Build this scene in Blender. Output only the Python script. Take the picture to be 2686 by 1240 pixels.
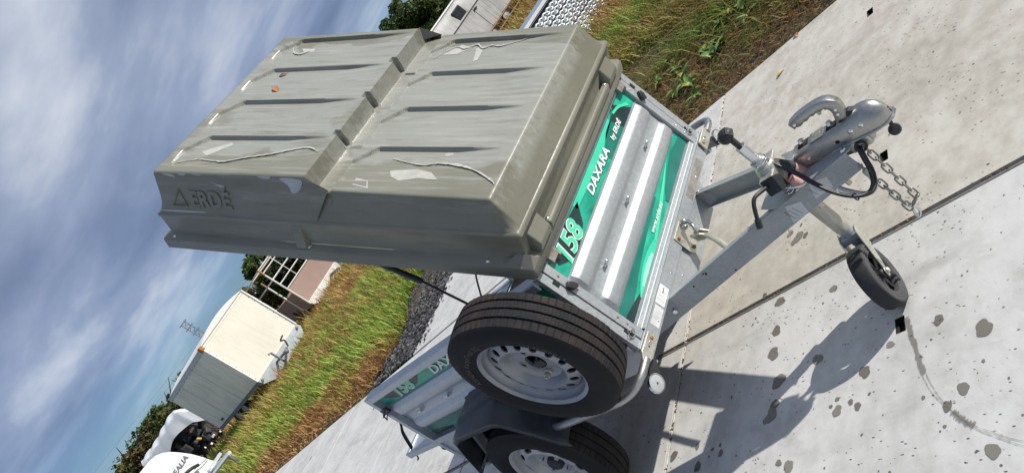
import bpy, bmesh, math, random
import numpy as np
from mathutils import Matrix, Vector
R_ = math.radians
rng = np.random.default_rng(7); random.seed(7)
for o in list(bpy.data.objects): bpy.data.objects.remove(o)
scene = bpy.context.scene
COL = scene.collection
# ------------------------------------------------------------------ camera
cam_d = bpy.data.cameras.new('camera'); cam = bpy.data.objects.new('camera', cam_d); COL.objects.link(cam)
RC = [[0.4974253, 0.33016143, -0.80222285], [-0.41125489, -0.72448179, -0.55316865], [-0.7638308, 0.60507815, -0.22459507]]
CC = (1.7363953, -1.8259569, 1.5405313)
cam.matrix_world = Matrix(((RC[0][0], -RC[1][0], -RC[2][0], CC[0]), (RC[0][1], -RC[1][1], -RC[2][1], CC[1]),
                           (RC[0][2], -RC[1][2], -RC[2][2], CC[2]), (0, 0, 0, 1)))
cam_d.sensor_width = 36; cam_d.lens = 25.853; cam_d.clip_start = .05; cam_d.clip_end = 3000
scene.camera = cam
# ------------------------------------------------------------------ sun, sky, exposure
SUN = Vector((1.41, 1.08, 1.)).normalized()
sd = bpy.data.lights.new('sun', 'SUN'); so = bpy.data.objects.new('sun', sd); COL.objects.link(so)
sd.energy = 5.0; sd.angle = R_(.53); sd.color = (1, .955, .88)
so.rotation_euler = SUN.to_track_quat('Z', 'Y').to_euler(); so.location = (5, 3, 8)
world = bpy.data.worlds.new('World'); scene.world = world; world.use_nodes = True
nt = world.node_tree; nt.nodes.clear()
def N(nt, t, **k):
    n = nt.nodes.new(t)
    for a, b in k.items():
        if a.startswith('i_'): n.inputs[a[2:].replace('_', ' ')].default_value = b
        else: setattr(n, a, b)
    return n
def L(nt, a, b): nt.links.new(a, b)
def out(n):
    if hasattr(n, 'outputs'): return n.outputs[0]
    return n
def noise(nt, co, scale, detail=4, rough=.55, dist=0., color=False):
    n = N(nt, 'ShaderNodeTexNoise'); n.inputs['Scale'].default_value = scale; n.inputs['Detail'].default_value = detail
    n.inputs['Roughness'].default_value = rough; n.inputs['Distortion'].default_value = dist
    if co is not None: L(nt, co, n.inputs['Vector'])
    return n.outputs['Color'] if color else n.outputs['Fac']
def voro(nt, co, scale, feature='F1', rnd=1.):
    n = N(nt, 'ShaderNodeTexVoronoi', feature=feature); n.inputs['Scale'].default_value = scale; n.inputs['Randomness'].default_value = rnd
    if co is not None: L(nt, co, n.inputs['Vector'])
    return n.outputs['Distance'], n.outputs['Color'] if 'Color' in n.outputs else None
def ramp(nt, fac, stops, interp='LINEAR'):
    n = N(nt, 'ShaderNodeValToRGB'); n.color_ramp.interpolation = interp
    e = n.color_ramp.elements
    while len(e) < len(stops): e.new(.5)
    for k, (p, c) in enumerate(stops):
        e[k].position = p
        e[k].color = (c, c, c, 1) if isinstance(c, (int, float)) else (*c[:3], 1)
    L(nt, fac, n.inputs[0]); return n.outputs[0]
def mixc(nt, fac, a, b, mode='MIX'):
    n = N(nt, 'ShaderNodeMix', data_type='RGBA', blend_type=mode)
    for s, v in ((0, fac), (6, a), (7, b)):
        if hasattr(v, 'is_output') or isinstance(v, bpy.types.NodeSocket): L(nt, v, n.inputs[s])
        elif s == 0: n.inputs[0].default_value = v
        else: n.inputs[s].default_value = (*v[:3], 1) if not isinstance(v, (int, float)) else (v, v, v, 1)
    return n.outputs[2]
def math_(nt, op, a, b=0., c=None):
    n = N(nt, 'ShaderNodeMath', operation=op)
    for s, v in ((0, a), (1, b), (2, c)):
        if v is None: continue
        if isinstance(v, bpy.types.NodeSocket): L(nt, v, n.inputs[s])
        else: n.inputs[s].default_value = v
    return n.outputs[0]
def mapping(nt, co, scale=(1, 1, 1), rot=(0, 0, 0), loc=(0, 0, 0)):
    n = N(nt, 'ShaderNodeMapping'); n.inputs['Scale'].default_value = scale; n.inputs['Rotation'].default_value = rot; n.inputs['Location'].default_value = loc
    L(nt, co, n.inputs['Vector']); return n.outputs[0]
def sep(nt, v):
    n = N(nt, 'ShaderNodeSeparateXYZ'); L(nt, v, n.inputs[0]); return n.outputs
def comb(nt, x, y, z):
    n = N(nt, 'ShaderNodeCombineXYZ')
    for s, v in enumerate((x, y, z)):
        if isinstance(v, bpy.types.NodeSocket): L(nt, v, n.inputs[s])
        else: n.inputs[s].default_value = v
    return n.outputs[0]
# sky: physical sky with drifting cloud layers projected on a plane overhead
sky = N(nt, 'ShaderNodeTexSky', sky_type='NISHITA'); sky.sun_disc = False
sky.sun_elevation = math.asin(SUN.z); sky.sun_rotation = math.atan2(SUN.x, SUN.y); sky.air_density = 1.0; sky.dust_density = .4; sky.ozone_density = 2.2
bg1 = N(nt, 'ShaderNodeBackground'); L(nt, mixc(nt, 1., sky.outputs[0], (.50, .80, 1.22), 'MULTIPLY'), bg1.inputs[0]); bg1.inputs[1].default_value = .075
tc = N(nt, 'ShaderNodeTexCoord'); s = sep(nt, tc.outputs['Generated'])
zc = math_(nt, 'ADD', math_(nt, 'MAXIMUM', s[2], 0.), .11)
pl = comb(nt, math_(nt, 'DIVIDE', s[0], zc), math_(nt, 'DIVIDE', s[1], zc), 0.)
pr = mapping(nt, pl, (.72, 1.12, 1), (0, 0, R_(-28)))
big = noise(nt, mapping(nt, pl, (.5, .8, 1), (0, 0, R_(-25)), (3.3, 1.2, 0)), .75, 4, .5, .4)
fine = noise(nt, pr, .85, 12, .52, .3)
cov = math_(nt, 'ADD', math_(nt, 'MULTIPLY', big, .75), math_(nt, 'MULTIPLY', fine, .7))
hz = ramp(nt, s[2], [(0, .1), (.03, .25), (.11, .85), (.3, 1)])
mask = math_(nt, 'MULTIPLY', ramp(nt, cov, [(.38, .08), (.48, .6), (.62, 1)]), hz)
shade = noise(nt, mapping(nt, pl, (.8, 1.25, 1), (0, 0, R_(-28)), (7, 2, 0)), .74, 11, .53, .2)
ccol = ramp(nt, shade, [(.28, (.16, .21, .33)), (.42, (.25, .32, .49)), (.54, (.38, .46, .64)), (.67, (.74, .80, .91))])
bg2 = N(nt, 'ShaderNodeBackground'); L(nt, ccol, bg2.inputs[0]); bg2.inputs[1].default_value = .76
ms = N(nt, 'ShaderNodeMixShader'); L(nt, mask, ms.inputs[0]); L(nt, bg1.outputs[0], ms.inputs[1]); L(nt, bg2.outputs[0], ms.inputs[2])
wo = N(nt, 'ShaderNodeOutputWorld'); L(nt, ms.outputs[0], wo.inputs[0])
vs = scene.view_settings; vs.view_transform = 'Standard'; vs.look = 'None'; vs.exposure = 0.14; vs.gamma = 1; vs.use_curve_mapping = False
scene.render.engine = 'CYCLES'; scene.cycles.max_bounces = 6
scene.render.resolution_x = 1024; scene.render.resolution_y = 472

# ------------------------------------------------------------------ materials
def newmat(name):
    m = bpy.data.materials.new(name); m.use_nodes = True
    nt = m.node_tree; b = nt.nodes['Principled BSDF']
    co = N(nt, 'ShaderNodeTexCoord')
    return m, nt, b, co.outputs['Object']
def setv(nt, b, key, v):
    if isinstance(v, bpy.types.NodeSocket): L(nt, v, b.inputs[key])
    elif isinstance(v, (tuple, list)): b.inputs[key].default_value = (*v[:3], 1)
    else: b.inputs[key].default_value = v
def bump(nt, b, h, strength=.4, dist=.002):
    n = N(nt, 'ShaderNodeBump'); n.inputs['Strength'].default_value = strength; n.inputs['Distance'].default_value = dist
    L(nt, h, n.inputs['Height']); L(nt, n.outputs[0], b.inputs['Normal'])
MATS = {}
def simple(name, col, rough=.6, metal=0., var=.12, scale=40, bmp=.15, spec=.5):
    if name in MATS: return MATS[name]
    m, nt, b, co = newmat(name)
    n = noise(nt, co, scale, 5, .6); n2 = noise(nt, co, scale * .13, 3, .5)
    f = math_(nt, 'ADD', math_(nt, 'MULTIPLY', n, .5), math_(nt, 'MULTIPLY', n2, .5))
    lo = tuple(c * (1 - var) for c in col); hi = tuple(min(1, c * (1 + var)) for c in col)
    setv(nt, b, 'Base Color', ramp(nt, f, [(.35, lo), (.65, hi)]))
    setv(nt, b, 'Roughness', ramp(nt, n, [(.3, max(.05, rough - .1)), (.7, min(1, rough + .1))]))
    setv(nt, b, 'Metallic', metal); b.inputs['Specular IOR Level'].default_value = spec
    if bmp: bump(nt, b, n, bmp, .0015)
    MATS[name] = m; return m
def galv(name, col, rough=.42, metal=.75, dirt=.12, stretch=(1, 1, 1)):
    m, nt, b, co = newmat(name)
    d, c = voro(nt, mapping(nt, co, stretch), 130)
    hs = N(nt, 'ShaderNodeRGBToBW'); L(nt, c, hs.inputs[0])
    big = noise(nt, co, 7, 6, .65); st = noise(nt, mapping(nt, co, (3, 3, 30)), 4, 5, .6)
    c1 = ramp(nt, hs.outputs[0], [(.2, tuple(x * .92 for x in col)), (.8, tuple(min(1, x * 1.06) for x in col))])
    c2 = mixc(nt, math_(nt, 'MULTIPLY', ramp(nt, big, [(.45, 0), (.75, 1)]), dirt), c1, tuple(x * .55 for x in (col[0], col[1] * .98, col[2] * .92)))
    setv(nt, b, 'Base Color', c2)
    setv(nt, b, 'Roughness', math_(nt, 'ADD', ramp(nt, st, [(.3, rough - .03), (.7, rough + .05)]), math_(nt, 'MULTIPLY', hs.outputs[0], .05)))
    setv(nt, b, 'Metallic', metal); bump(nt, b, noise(nt, co, 60, 4), .12, .001)
    return m
M_GALV = galv('galvanised_steel', (.40, .427, .445), .50, .62)
M_GALVS = galv('galvanised_side', (.50, .54, .58), .46, .75)
M_GALVD = galv('weathered_galvanised', (.35, .38, .40), .5, .5, .5)
M_ZINC = galv('zinc_passivated', (.43, .43, .41), .33, .9, .4)
M_ZOLD = galv('old_zinc_tube', (.50, .49, .42), .45, .7, .7, (1, 1, .2))
M_CHROME = simple('bright_zinc', (.72, .74, .76), .2, 1, .08, 60, .05)
M_BLK = simple('black_plastic', (.022, .023, .026), .5, 0, .3, 60, .1)
M_BLKS = simple('black_cable', (.018, .018, .02), .42, 0, .2, 80, .05)
M_MUD = simple('mudguard_plastic', (.022, .025, .030), .36, 0, .35, 18, .1)
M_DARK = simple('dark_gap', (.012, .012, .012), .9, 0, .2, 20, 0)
M_RUST = simple('rusty_bolt', (.30, .17, .07), .6, .4, .5, 200, .3)
M_WHITE = simple('white_sticker', (.74, .75, .74), .5, 0, .06, 30, .05)
M_STICKER = simple('grey_sticker', (.52, .54, .57), .4, .3, .1, 40, .05)
M_INK = simple('ink', (.05, .05, .06), .6, 0, .1, 20, 0)
M_PINK = simple('faded_pink_plug', (.62, .36, .31), .5, 0, .12, 70, .1)
M_RIM = simple('silver_wheel_paint', (.28, .295, .32), .36, .5, .12, 25, .06)
M_RIMW = simple('white_silver_wheel', (.42, .43, .43), .42, .35, .12, 25, .06)
M_STRAP = simple('strap_webbing', (.02, .02, .022), .8, 0, .3, 300, .3)
M_BPLATE = simple('bracket_zinc', (.58, .57, .50), .4, .75, .2, 60, .1)
M_REFL = simple('white_reflector', (.36, .375, .385), .18, 0, .05, 120, .05)
M_GRIME = simple('sticker_residue', (.20, .185, .165), .8, 0, .45, 90, .4)
# lid plastic
def lid_mat():
    m, nt, b, co = newmat('lid_plastic'); s = sep(nt, co)
    base = (.285, .285, .238)
    n1 = noise(nt, mapping(nt, co, (1.2, 9, 9)), 5, 7, .62)      # run-off streaks down the slope
    n2 = noise(nt, co, 3.2, 4, .55); n3 = noise(nt, co, 120, 3, .5)
    col = ramp(nt, n2, [(.3, (.196, .196, .155)), (.5, (.179, .179, .141)), (.7, (.156, .155, .120))])
    wob = math_(nt, 'MULTIPLY', math_(nt, 'SUBTRACT', noise(nt, mapping(nt, co, (1, 2.2, 1)), 4.5, 4, .5, .5), .5), .30)
    f1 = ramp(nt, math_(nt, 'ADD', s[1], wob), [(.325, 1), (.350, 0)]); f2 = ramp(nt, math_(nt, 'ADD', math_(nt, 'MULTIPLY', s[1], -1.), wob), [(.335, 1), (.343, 0)])
    f3 = ramp(nt, noise(nt, mapping(nt, co, (.8, 1.4, 1), (0, 0, .3)), 2.6, 4, .5, .5), [(.36, .35), (.40, 1)]); f4 = ramp(nt, s[2], [(.2, 0), (.23, 1)])
    film = math_(nt, 'MULTIPLY', math_(nt, 'MULTIPLY', f1, f2), math_(nt, 'MULTIPLY', f3, f4))
    col = mixc(nt, math_(nt, 'MULTIPLY', film, .58), col, (.305, .312, .288))
    chalk = math_(nt, 'MULTIPLY', ramp(nt, noise(nt, mapping(nt, co, (.9, 14, 9), (0, 0, .02), (3, 1, 0)), 4, 7, .65), [(.5, 0), (.72, 1)]), f4)
    col = mixc(nt, math_(nt, 'MULTIPLY', chalk, .42), col, (.40, .405, .37))
    scr = ramp(nt, noise(nt, mapping(nt, co, (6, 60, 60), (0, 0, .35)), 6, 3, .5), [(.70, 0), (.74, 1)])
    col = mixc(nt, math_(nt, 'MULTIPLY', scr, .35), col, (.42, .42, .38))
    st = ramp(nt, n1, [(.52, 0), (.72, 1)])
    col = mixc(nt, math_(nt, 'MULTIPLY', st, .46), col, (.12, .105, .072))
    d, c = voro(nt, co, 46)
    sp = ramp(nt, d, [(.05, 1), (.085, 0)])
    spm = ramp(nt, noise(nt, co, 6, 2), [(.53, 0), (.62, 1)])
    col = mixc(nt, math_(nt, 'MULTIPLY', math_(nt, 'MULTIPLY', sp, spm), .7), col, (.20, .12, .06))
    setv(nt, b, 'Base Color', col)
    r = math_(nt, 'ADD', math_(nt, 'MULTIPLY', st, .18), ramp(nt, film, [(0, .38), (1, .27)]))
    setv(nt, b, 'Roughness', r)
    h = math_(nt, 'ADD', math_(nt, 'MULTIPLY', n3, .5), math_(nt, 'MULTIPLY', film, .35))
    bump(nt, b, h, .22, .0012)
    return m
M_LID = lid_mat()
M_FILM = simple('peeled_film', (.40, .40, .36), .32, 0, .15, 30, .2)
M_FILMB = simple('peeled_film_beige', (.36, .35, .27), .35, 0, .12, 12, .2)
# green printed band
def green_mat():
    m, nt, b, co = newmat('green_print')
    n = noise(nt, mapping(nt, co, (1, 2.2, 5)), 2.2, 3, .5, .5); n2 = noise(nt, co, 90, 4)
    c = ramp(nt, n, [(.3, (.0, .145, .10)), (.5, (.01, .33, .225)), (.68, (.03, .47, .30))])
    c = mixc(nt, math_(nt, 'MULTIPLY', ramp(nt, n2, [(.55, 0), (.7, 1)]), .22), c, (.02, .10, .08))
    setv(nt, b, 'Base Color', c); setv(nt, b, 'Roughness', .32); return m
M_GREEN = green_mat()
M_GDARK = simple('green_print_dark', (.012, .035, .04), .35, 0, .3, 8, 0)
M_GLIGHT = simple('green_print_light', (.05, .56, .36), .32, 0, .15, 8, 0)
M_GPALE = simple('green_print_pale', (.30, .70, .56), .32, 0, .1, 8, 0)
M_GTEAL = simple('green_print_teal', (.01, .16, .13), .32, 0, .25, 8, 0)
M_GNUM = simple('green_print_number', (.07, .60, .36), .3, 0, .05, 8, 0)
M_TXT = simple('white_print', (.78, .80, .78), .4, 0, .08, 60, 0)
M_TXTD = simple('grey_print', (.07, .08, .085), .4, 0, .05, 60, 0)
# tyres
def tyre_mat(name, col, dust):
    m, nt, b, co = newmat(name)
    uv = N(nt, 'ShaderNodeTexCoord').outputs['UV']; s = sep(nt, uv)      # u: turns, v: -1..1 across the tread
    n = noise(nt, co, 30, 5, .6)
    c = ramp(nt, n, [(.3, tuple(x * .8 for x in col)), (.7, tuple(x * 1.3 for x in col))])
    tread = ramp(nt, math_(nt, 'ABSOLUTE', s[1]), [(.82, 1), (.9, 0)])
    c = mixc(nt, math_(nt, 'MULTIPLY', math_(nt, 'MULTIPLY', tread, ramp(nt, noise(nt, co, 9, 4), [(.4, 0), (.7, 1)])), dust), c, (.13, .085, .065))
    setv(nt, b, 'Base Color', c); setv(nt, b, 'Roughness', ramp(nt, n, [(.3, .68), (.7, .9)])); b.inputs['Specular IOR Level'].default_value = .22
    bump(nt, b, noise(nt, co, 150, 3), .2, .001)
    return m
M_TYRE = tyre_mat('tyre_rubber', (.0145, .0145, .016), .2)
M_TYREO = tyre_mat('worn_tyre_rubber', (.013, .013, .014), .15)
M_JTYRE = simple('solid_rubber', (.024, .024, .026), .75, 0, .45, 90, .5)
M_JFACE = simple('scuffed_rubber', (.055, .056, .06), .8, 0, .45, 60, .5)
# concrete
def concrete(name, c0, c1, wet=False):
    m, nt, b, co = newmat(name)
    g = N(nt, 'ShaderNodeNewGeometry').outputs['Position']
    oi = N(nt, 'ShaderNodeObjectInfo').outputs['Random']
    n1 = noise(nt, g, 1.7, 6, .6, .3); n2 = noise(nt, g, 14, 7, .66); n3 = noise(nt, mapping(nt, g, (2.2, 1, 1), (0, 0, .9)), 7, 6, .62)
    f = math_(nt, 'ADD', math_(nt, 'MULTIPLY', n1, .45), math_(nt, 'ADD', math_(nt, 'MULTIPLY', n2, .3), math_(nt, 'MULTIPLY', n3, .25)))
    col = ramp(nt, f, [(.36, tuple(x * .78 for x in c0)), (.46, c0), (.55, c1), (.66, tuple(min(1, x * 1.07) for x in c1))])
    # small voids, gathered in patches
    d, c = voro(nt, mapping(nt, g, (1, 1.8, 1), (0, 0, .9)), 36); d2, cc2 = voro(nt, g, 17)
    bw = N(nt, 'ShaderNodeRGBToBW'); L(nt, c, bw.inputs[0])
    patch = ramp(nt, noise(nt, g, 2.6, 3), [(.42, .15), (.62, 1)])
    pit = math_(nt, 'MULTIPLY', ramp(nt, d, [(.10, 1), (.2, 0)]), ramp(nt, math_(nt, 'MULTIPLY', bw.outputs[0], patch), [(.22, 0), (.28, 1)]))
    bw2 = N(nt, 'ShaderNodeRGBToBW'); L(nt, cc2, bw2.inputs[0])
    pit2 = math_(nt, 'MULTIPLY', ramp(nt, d2, [(.06, 1), (.10, 0)]), ramp(nt, bw2.outputs[0], [(.55, 0), (.6, 1)]))
    pits = math_(nt, 'MAXIMUM', pit, pit2)
    col = mixc(nt, math_(nt, 'MULTIPLY', pits, .85), col, (.085, .08, .07))
    stn = ramp(nt, noise(nt, mapping(nt, g, (1, 2.4, 1), (0, 0, .5)), 2.1, 5, .6, .8), [(.56, 0), (.72, 1)])
    col = mixc(nt, math_(nt, 'MULTIPLY', stn, .42), col, tuple(x * .6 for x in c0))
    if wet: col = mixc(nt, 1, col, ramp(nt, oi, [(0, (.26, .25, .225)), (1, (.42, .41, .38))]), 'MULTIPLY')
    setv(nt, b, 'Base Color', col)
    setv(nt, b, 'Roughness', .55 if wet else .85); b.inputs['Specular IOR Level'].default_value = .3
    h = math_(nt, 'SUBTRACT', math_(nt, 'ADD', math_(nt, 'MULTIPLY', n2, .35), math_(nt, 'MULTIPLY', noise(nt, g, 70, 4, .6), .22)), math_(nt, 'MULTIPLY', pits, .6))
    bump(nt, b, h, .2 if wet else .55, .002 if wet else .004)
    return m
M_CONC = concrete('concrete_beige', (.475, .442, .378), (.57, .54, .475))
M_CONC2 = concrete('concrete_pale', (.52, .51, .482), (.605, .597, .57))
M_WET = concrete('concrete_wet', (.55, .535, .49), (.60, .58, .54), True)
def soak(m, amount=1.):
    nt = m.node_tree; b = nt.nodes['Principled BSDF']
    a = N(nt, 'ShaderNodeAttribute', attribute_name='soak').outputs['Fac']; g = N(nt, 'ShaderNodeNewGeometry').outputs['Position']
    f = math_(nt, 'ADD', a, math_(nt, 'MULTIPLY', math_(nt, 'SUBTRACT', noise(nt, g, 130, 4, .6), .5), .9))
    f = math_(nt, 'MULTIPLY', ramp(nt, f, [(.32, 0), (.62, 1)]), amount)
    t = N(nt, 'ShaderNodeBsdfTransparent'); mx = N(nt, 'ShaderNodeMixShader'); L(nt, f, mx.inputs[0]); L(nt, t.outputs[0], mx.inputs[1]); L(nt, b.outputs[0], mx.inputs[2]); L(nt, mx.outputs[0], nt.nodes['Material Output'].inputs[0]); return m
def setsoak(o, vals):
    at = o.data.attributes.new('soak', 'FLOAT', 'POINT'); at.data.foreach_set('value', np.array(vals, dtype=np.float32)); return o
soak(M_WET); M_WETL = soak(concrete('concrete_damp', (.55, .535, .49), (.60, .58, .54), True), .5)
M_MORTAR = simple('pale_joint_filler', (.62, .59, .53), .9, 0, .2, 60, .4)
M_STEELEDGE = simple('steel_edge', (.20, .195, .185), .55, .3, .25, 50, .2)
M_JOINT = simple('joint_dirt', (.05, .036, .026), .95, 0, .6, 120, .8)
# soil
def soil_mat():
    m, nt, b, co = newmat('soil')
    n = noise(nt, co, 1.1, 6, .6); n2 = noise(nt, co, 24, 6, .7)
    f = math_(nt, 'ADD', math_(nt, 'MULTIPLY', n, .5), math_(nt, 'MULTIPLY', n2, .5))
    setv(nt, b, 'Base Color', ramp(nt, f, [(.36, (.035, .03, .016)), (.5, (.075, .062, .026)), (.62, (.10, .095, .03)), (.72, (.13, .09, .045))]))
    setv(nt, b, 'Roughness', .95); bump(nt, b, n2, .9, .02); return m
M_SOIL = soil_mat()
def attr_mat(name, rough=.6, trans=.25):
    m, nt, b, co = newmat(name)
    a = N(nt, 'ShaderNodeAttribute', attribute_name='tint').outputs['Color']
    setv(nt, b, 'Base Color', a); setv(nt, b, 'Roughness', rough); b.inputs['Specular IOR Level'].default_value = .25
    if trans:
        t = N(nt, 'ShaderNodeBsdfTranslucent'); L(nt, a, t.inputs[0])
        mx = N(nt, 'ShaderNodeMixShader'); mx.inputs[0].default_value = trans
        L(nt, b.outputs[0], mx.inputs[1]); L(nt, t.outputs[0], mx.inputs[2])
        L(nt, mx.outputs[0], nt.nodes['Material Output'].inputs[0])
    return m
M_BLADE = attr_mat('grass_blade', .55, .3)
M_LEAF = attr_mat('tree_leaf', .6, .2)
M_STONE = attr_mat('dark_stone', .8, 0)
M_BARK = simple('bark', (.06, .048, .035), .9, 0, .4, 12, .6)

# ------------------------------------------------------------------ mesh helpers
def V(*a): return Vector(a)
class MB:
    def __init__(s): s.v = []; s.f = []
    def add(s, vs, fs, M=None):
        k = len(s.v)
        s.v += [tuple(M @ Vector(p)) for p in vs] if M is not None else [tuple(p) for p in vs]
        s.f += [tuple(i + k for i in f) for f in fs]; return s
    def box(s, x0, x1, y0, y1, z0, z1, M=None):
        return s.add([(x, y, z) for x in (x0, x1) for y in (y0, y1) for z in (z0, z1)],
                     [(0, 1, 3, 2), (4, 6, 7, 5), (0, 4, 5, 1), (2, 3, 7, 6), (0, 2, 6, 4), (1, 5, 7, 3)], M)
    def hexa(s, low, z0, z1):   # low: 4 plan points ; z0,z1 float or lists
        z0 = [z0] * 4 if isinstance(z0, (int, float)) else z0; z1 = [z1] * 4 if isinstance(z1, (int, float)) else z1
        return s.add([(p[0], p[1], z) for p, z in zip(low, z0)] + [(p[0], p[1], z) for p, z in zip(low, z1)],
                     [(3, 2, 1, 0), (4, 5, 6, 7)] + [(i, (i + 1) % 4, (i + 1) % 4 + 4, i + 4) for i in range(4)])
    def prism(s, poly, axis, a0, a1, M=None):
        n = len(poly); ins = lambda p, a: {'x': (a, p[0], p[1]), 'y': (p[0], a, p[1]), 'z': (p[0], p[1], a)}[axis]
        return s.add([ins(p, a0) for p in poly] + [ins(p, a1) for p in poly],
                     [tuple(range(n)), tuple(range(2 * n - 1, n - 1, -1))] + [(i, (i + 1) % n, (i + 1) % n + n, i + n) for i in range(n)], M)
    def tube(s, path, r, n=10, M=None, closed=False, flat=None):
        P = [Vector(p) for p in path]; m = len(P); vs = []; fs = []; up = None
        rr = r if isinstance(r, (list, tuple)) else [r] * m
        for i, p in enumerate(P):
            t = (P[(i + 1) % m] - P[i - 1]) if closed else (P[min(i + 1, m - 1)] - P[max(i - 1, 0)])
            t.normalize()
            if up is None:
                up = Vector((0, 0, 1)) if abs(t.z) < .9 else Vector((1, 0, 0))
            a = t.cross(up)
            if a.length < 1e-6: a = t.cross(Vector((0, 1, 0)))
            a.normalize(); b_ = a.cross(t); up = b_
            for k in range(n):
                w = 2 * math.pi * k / n
                vs.append(p + (a * math.cos(w) + b_ * math.sin(w) * (flat or 1)) * rr[i])
        for i in range(m if closed else m - 1):
            for k in range(n):
                fs.append((i * n + k, i * n + (k + 1) % n, ((i + 1) % m) * n + (k + 1) % n, ((i + 1) % m) * n + k))
        if not closed: fs += [tuple(range(n - 1, -1, -1)), tuple(range((m - 1) * n, m * n))]
        return s.add(vs, fs, M)
    def cyl(s, p0, p1, r, n=14, M=None): return s.tube([p0, p1], r, n, M)
    def lathe(s, prof, n=32, M=None, closed=False):
        vs = []; fs = []; m = len(prof)
        for i in range(n):
            w = 2 * math.pi * i / n
            vs += [(r * math.cos(w), r * math.sin(w), z) for r, z in prof]
        for i in range(n):
            j = (i + 1) % n
            for k in range(m if closed else m - 1):
                k2 = (k + 1) % m
                fs.append((i * m + k, j * m + k, j * m + k2, i * m + k2))
        return s.add(vs, fs, M)
    def ball(s, c, r, n=12, sc=(1, 1, 1), M=None):
        prof = [(max(1e-4, math.sin(math.pi * i / 8)) * r, -math.cos(math.pi * i / 8) * r) for i in range(9)]
        T = Matrix.Translation(c) @ Matrix.Diagonal((*sc, 1))
        return s.lathe(prof, n, (M @ T) if M is not None else T)
    def grid(s, G, M=None):
        a, b = len(G), len(G[0])
        return s.add([p for row in G for p in row], [(i * b + j, i * b + j + 1, (i + 1) * b + j + 1, (i + 1) * b + j) for i in range(a - 1) for j in range(b - 1)], M)
    def build(s, name, mat, parent=None, smooth=None, bevel=0, recalc=True):
        me = bpy.data.meshes.new(name); me.from_pydata(s.v, [], s.f)
        if recalc:
            b = bmesh.new(); b.from_mesh(me); bmesh.ops.recalc_face_normals(b, faces=b.faces); b.to_mesh(me); b.free()
        return link(name, me, mat, parent, smooth, bevel)
def link(name, me, mat, parent=None, smooth=None, bevel=0):
    o = bpy.data.objects.new(name, me); COL.objects.link(o)
    if mat is not None and not me.materials: me.materials.append(mat)
    if smooth is not None:
        me.polygons.foreach_set('use_smooth', [True] * len(me.polygons))
        if smooth < 180: me.set_sharp_from_angle(angle=R_(smooth))
    if bevel:
        md = o.modifiers.new('bevel', 'BEVEL'); md.width = bevel; md.segments = 2; md.limit_method = 'ANGLE'; md.angle_limit = R_(35)
    if parent is not None: par(o, parent)
    return o
ROOT = {}
def par(o, p):
    o.parent = p
    if p.name in ROOT: o.matrix_parent_inverse = Matrix.Translation(-Vector(ROOT[p.name]))
def thing(name, label, cat, loc=(0, 0, 0), group=None):
    o = bpy.data.objects.new(name, None); COL.objects.link(o); o.location = loc; o.empty_display_size = .2
    ROOT[o.name] = loc; return tag(o, label, cat, group)
def tag(o, label, cat=None, group=None, kind=None):
    if label: o['label'] = label
    if cat: o['category'] = cat
    if group: o['group'] = group
    if kind: o['kind'] = kind
    return o
def node(name, parent, M=None):
    o = bpy.data.objects.new(name, None); COL.objects.link(o); o.empty_display_size = .1
    par(o, parent)
    if M is not None: o.matrix_basis = M
    return o
def copy_part(o, parent, M):
    c = o.copy(); COL.objects.link(c); c.parent = parent; c.matrix_parent_inverse = o.matrix_parent_inverse.copy(); c.matrix_basis = M; return c
def cr(pts, n=6, closed=False):
    P = [Vector(p) for p in pts]; m = len(P); o = []
    for i in range(m if closed else m - 1):
        g = (lambda k: P[k % m]) if closed else (lambda k: P[min(max(k, 0), m - 1)])
        a, b, c, d = g(i - 1), g(i), g(i + 1), g(i + 2)
        for k in range(n):
            t = k / n
            o.append(.5 * ((2 * b) + (c - a) * t + (2 * a - 5 * b + 4 * c - d) * t * t + (3 * b - a - 3 * c + d) * t ** 3))
    if not closed: o.append(P[-1])
    return o
def frame(x, y, z, loc):
    return Matrix(((x[0], y[0], z[0], loc[0]), (x[1], y[1], z[1], loc[1]), (x[2], y[2], z[2], loc[2]), (0, 0, 0, 1)))
def text(name, body, size, M, mat, parent, shear=0., bold=0., ext=.0004, align='LEFT', width=None, spacing=1.):
    c = bpy.data.curves.new(name, 'FONT'); c.body = body; c.size = size; c.shear = shear; c.offset = bold; c.extrude = ext; c.align_x = align; c.resolution_u = 3; c.space_character = spacing
    t = bpy.data.objects.new(name + '_src', c); COL.objects.link(t); bpy.context.view_layer.update()
    me = bpy.data.meshes.new_from_object(t); bpy.data.objects.remove(t); me.name = name
    co = np.array([v.co for v in me.vertices])
    if width and len(co):
        sx = width / (co[:, 0].max() - co[:, 0].min())
        for v in me.vertices: v.co.x = (v.co.x - co[:, 0].min()) * sx
    if callable(M):
        for v in me.vertices: v.co = M(v.co)
    else: me.transform(M)
    me.materials.clear()
    return link(name, me, mat, parent)
def pol(az, d, z=0.): return (CC[0] + d * math.cos(R_(az)), CC[1] + d * math.sin(R_(az)), z)

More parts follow.
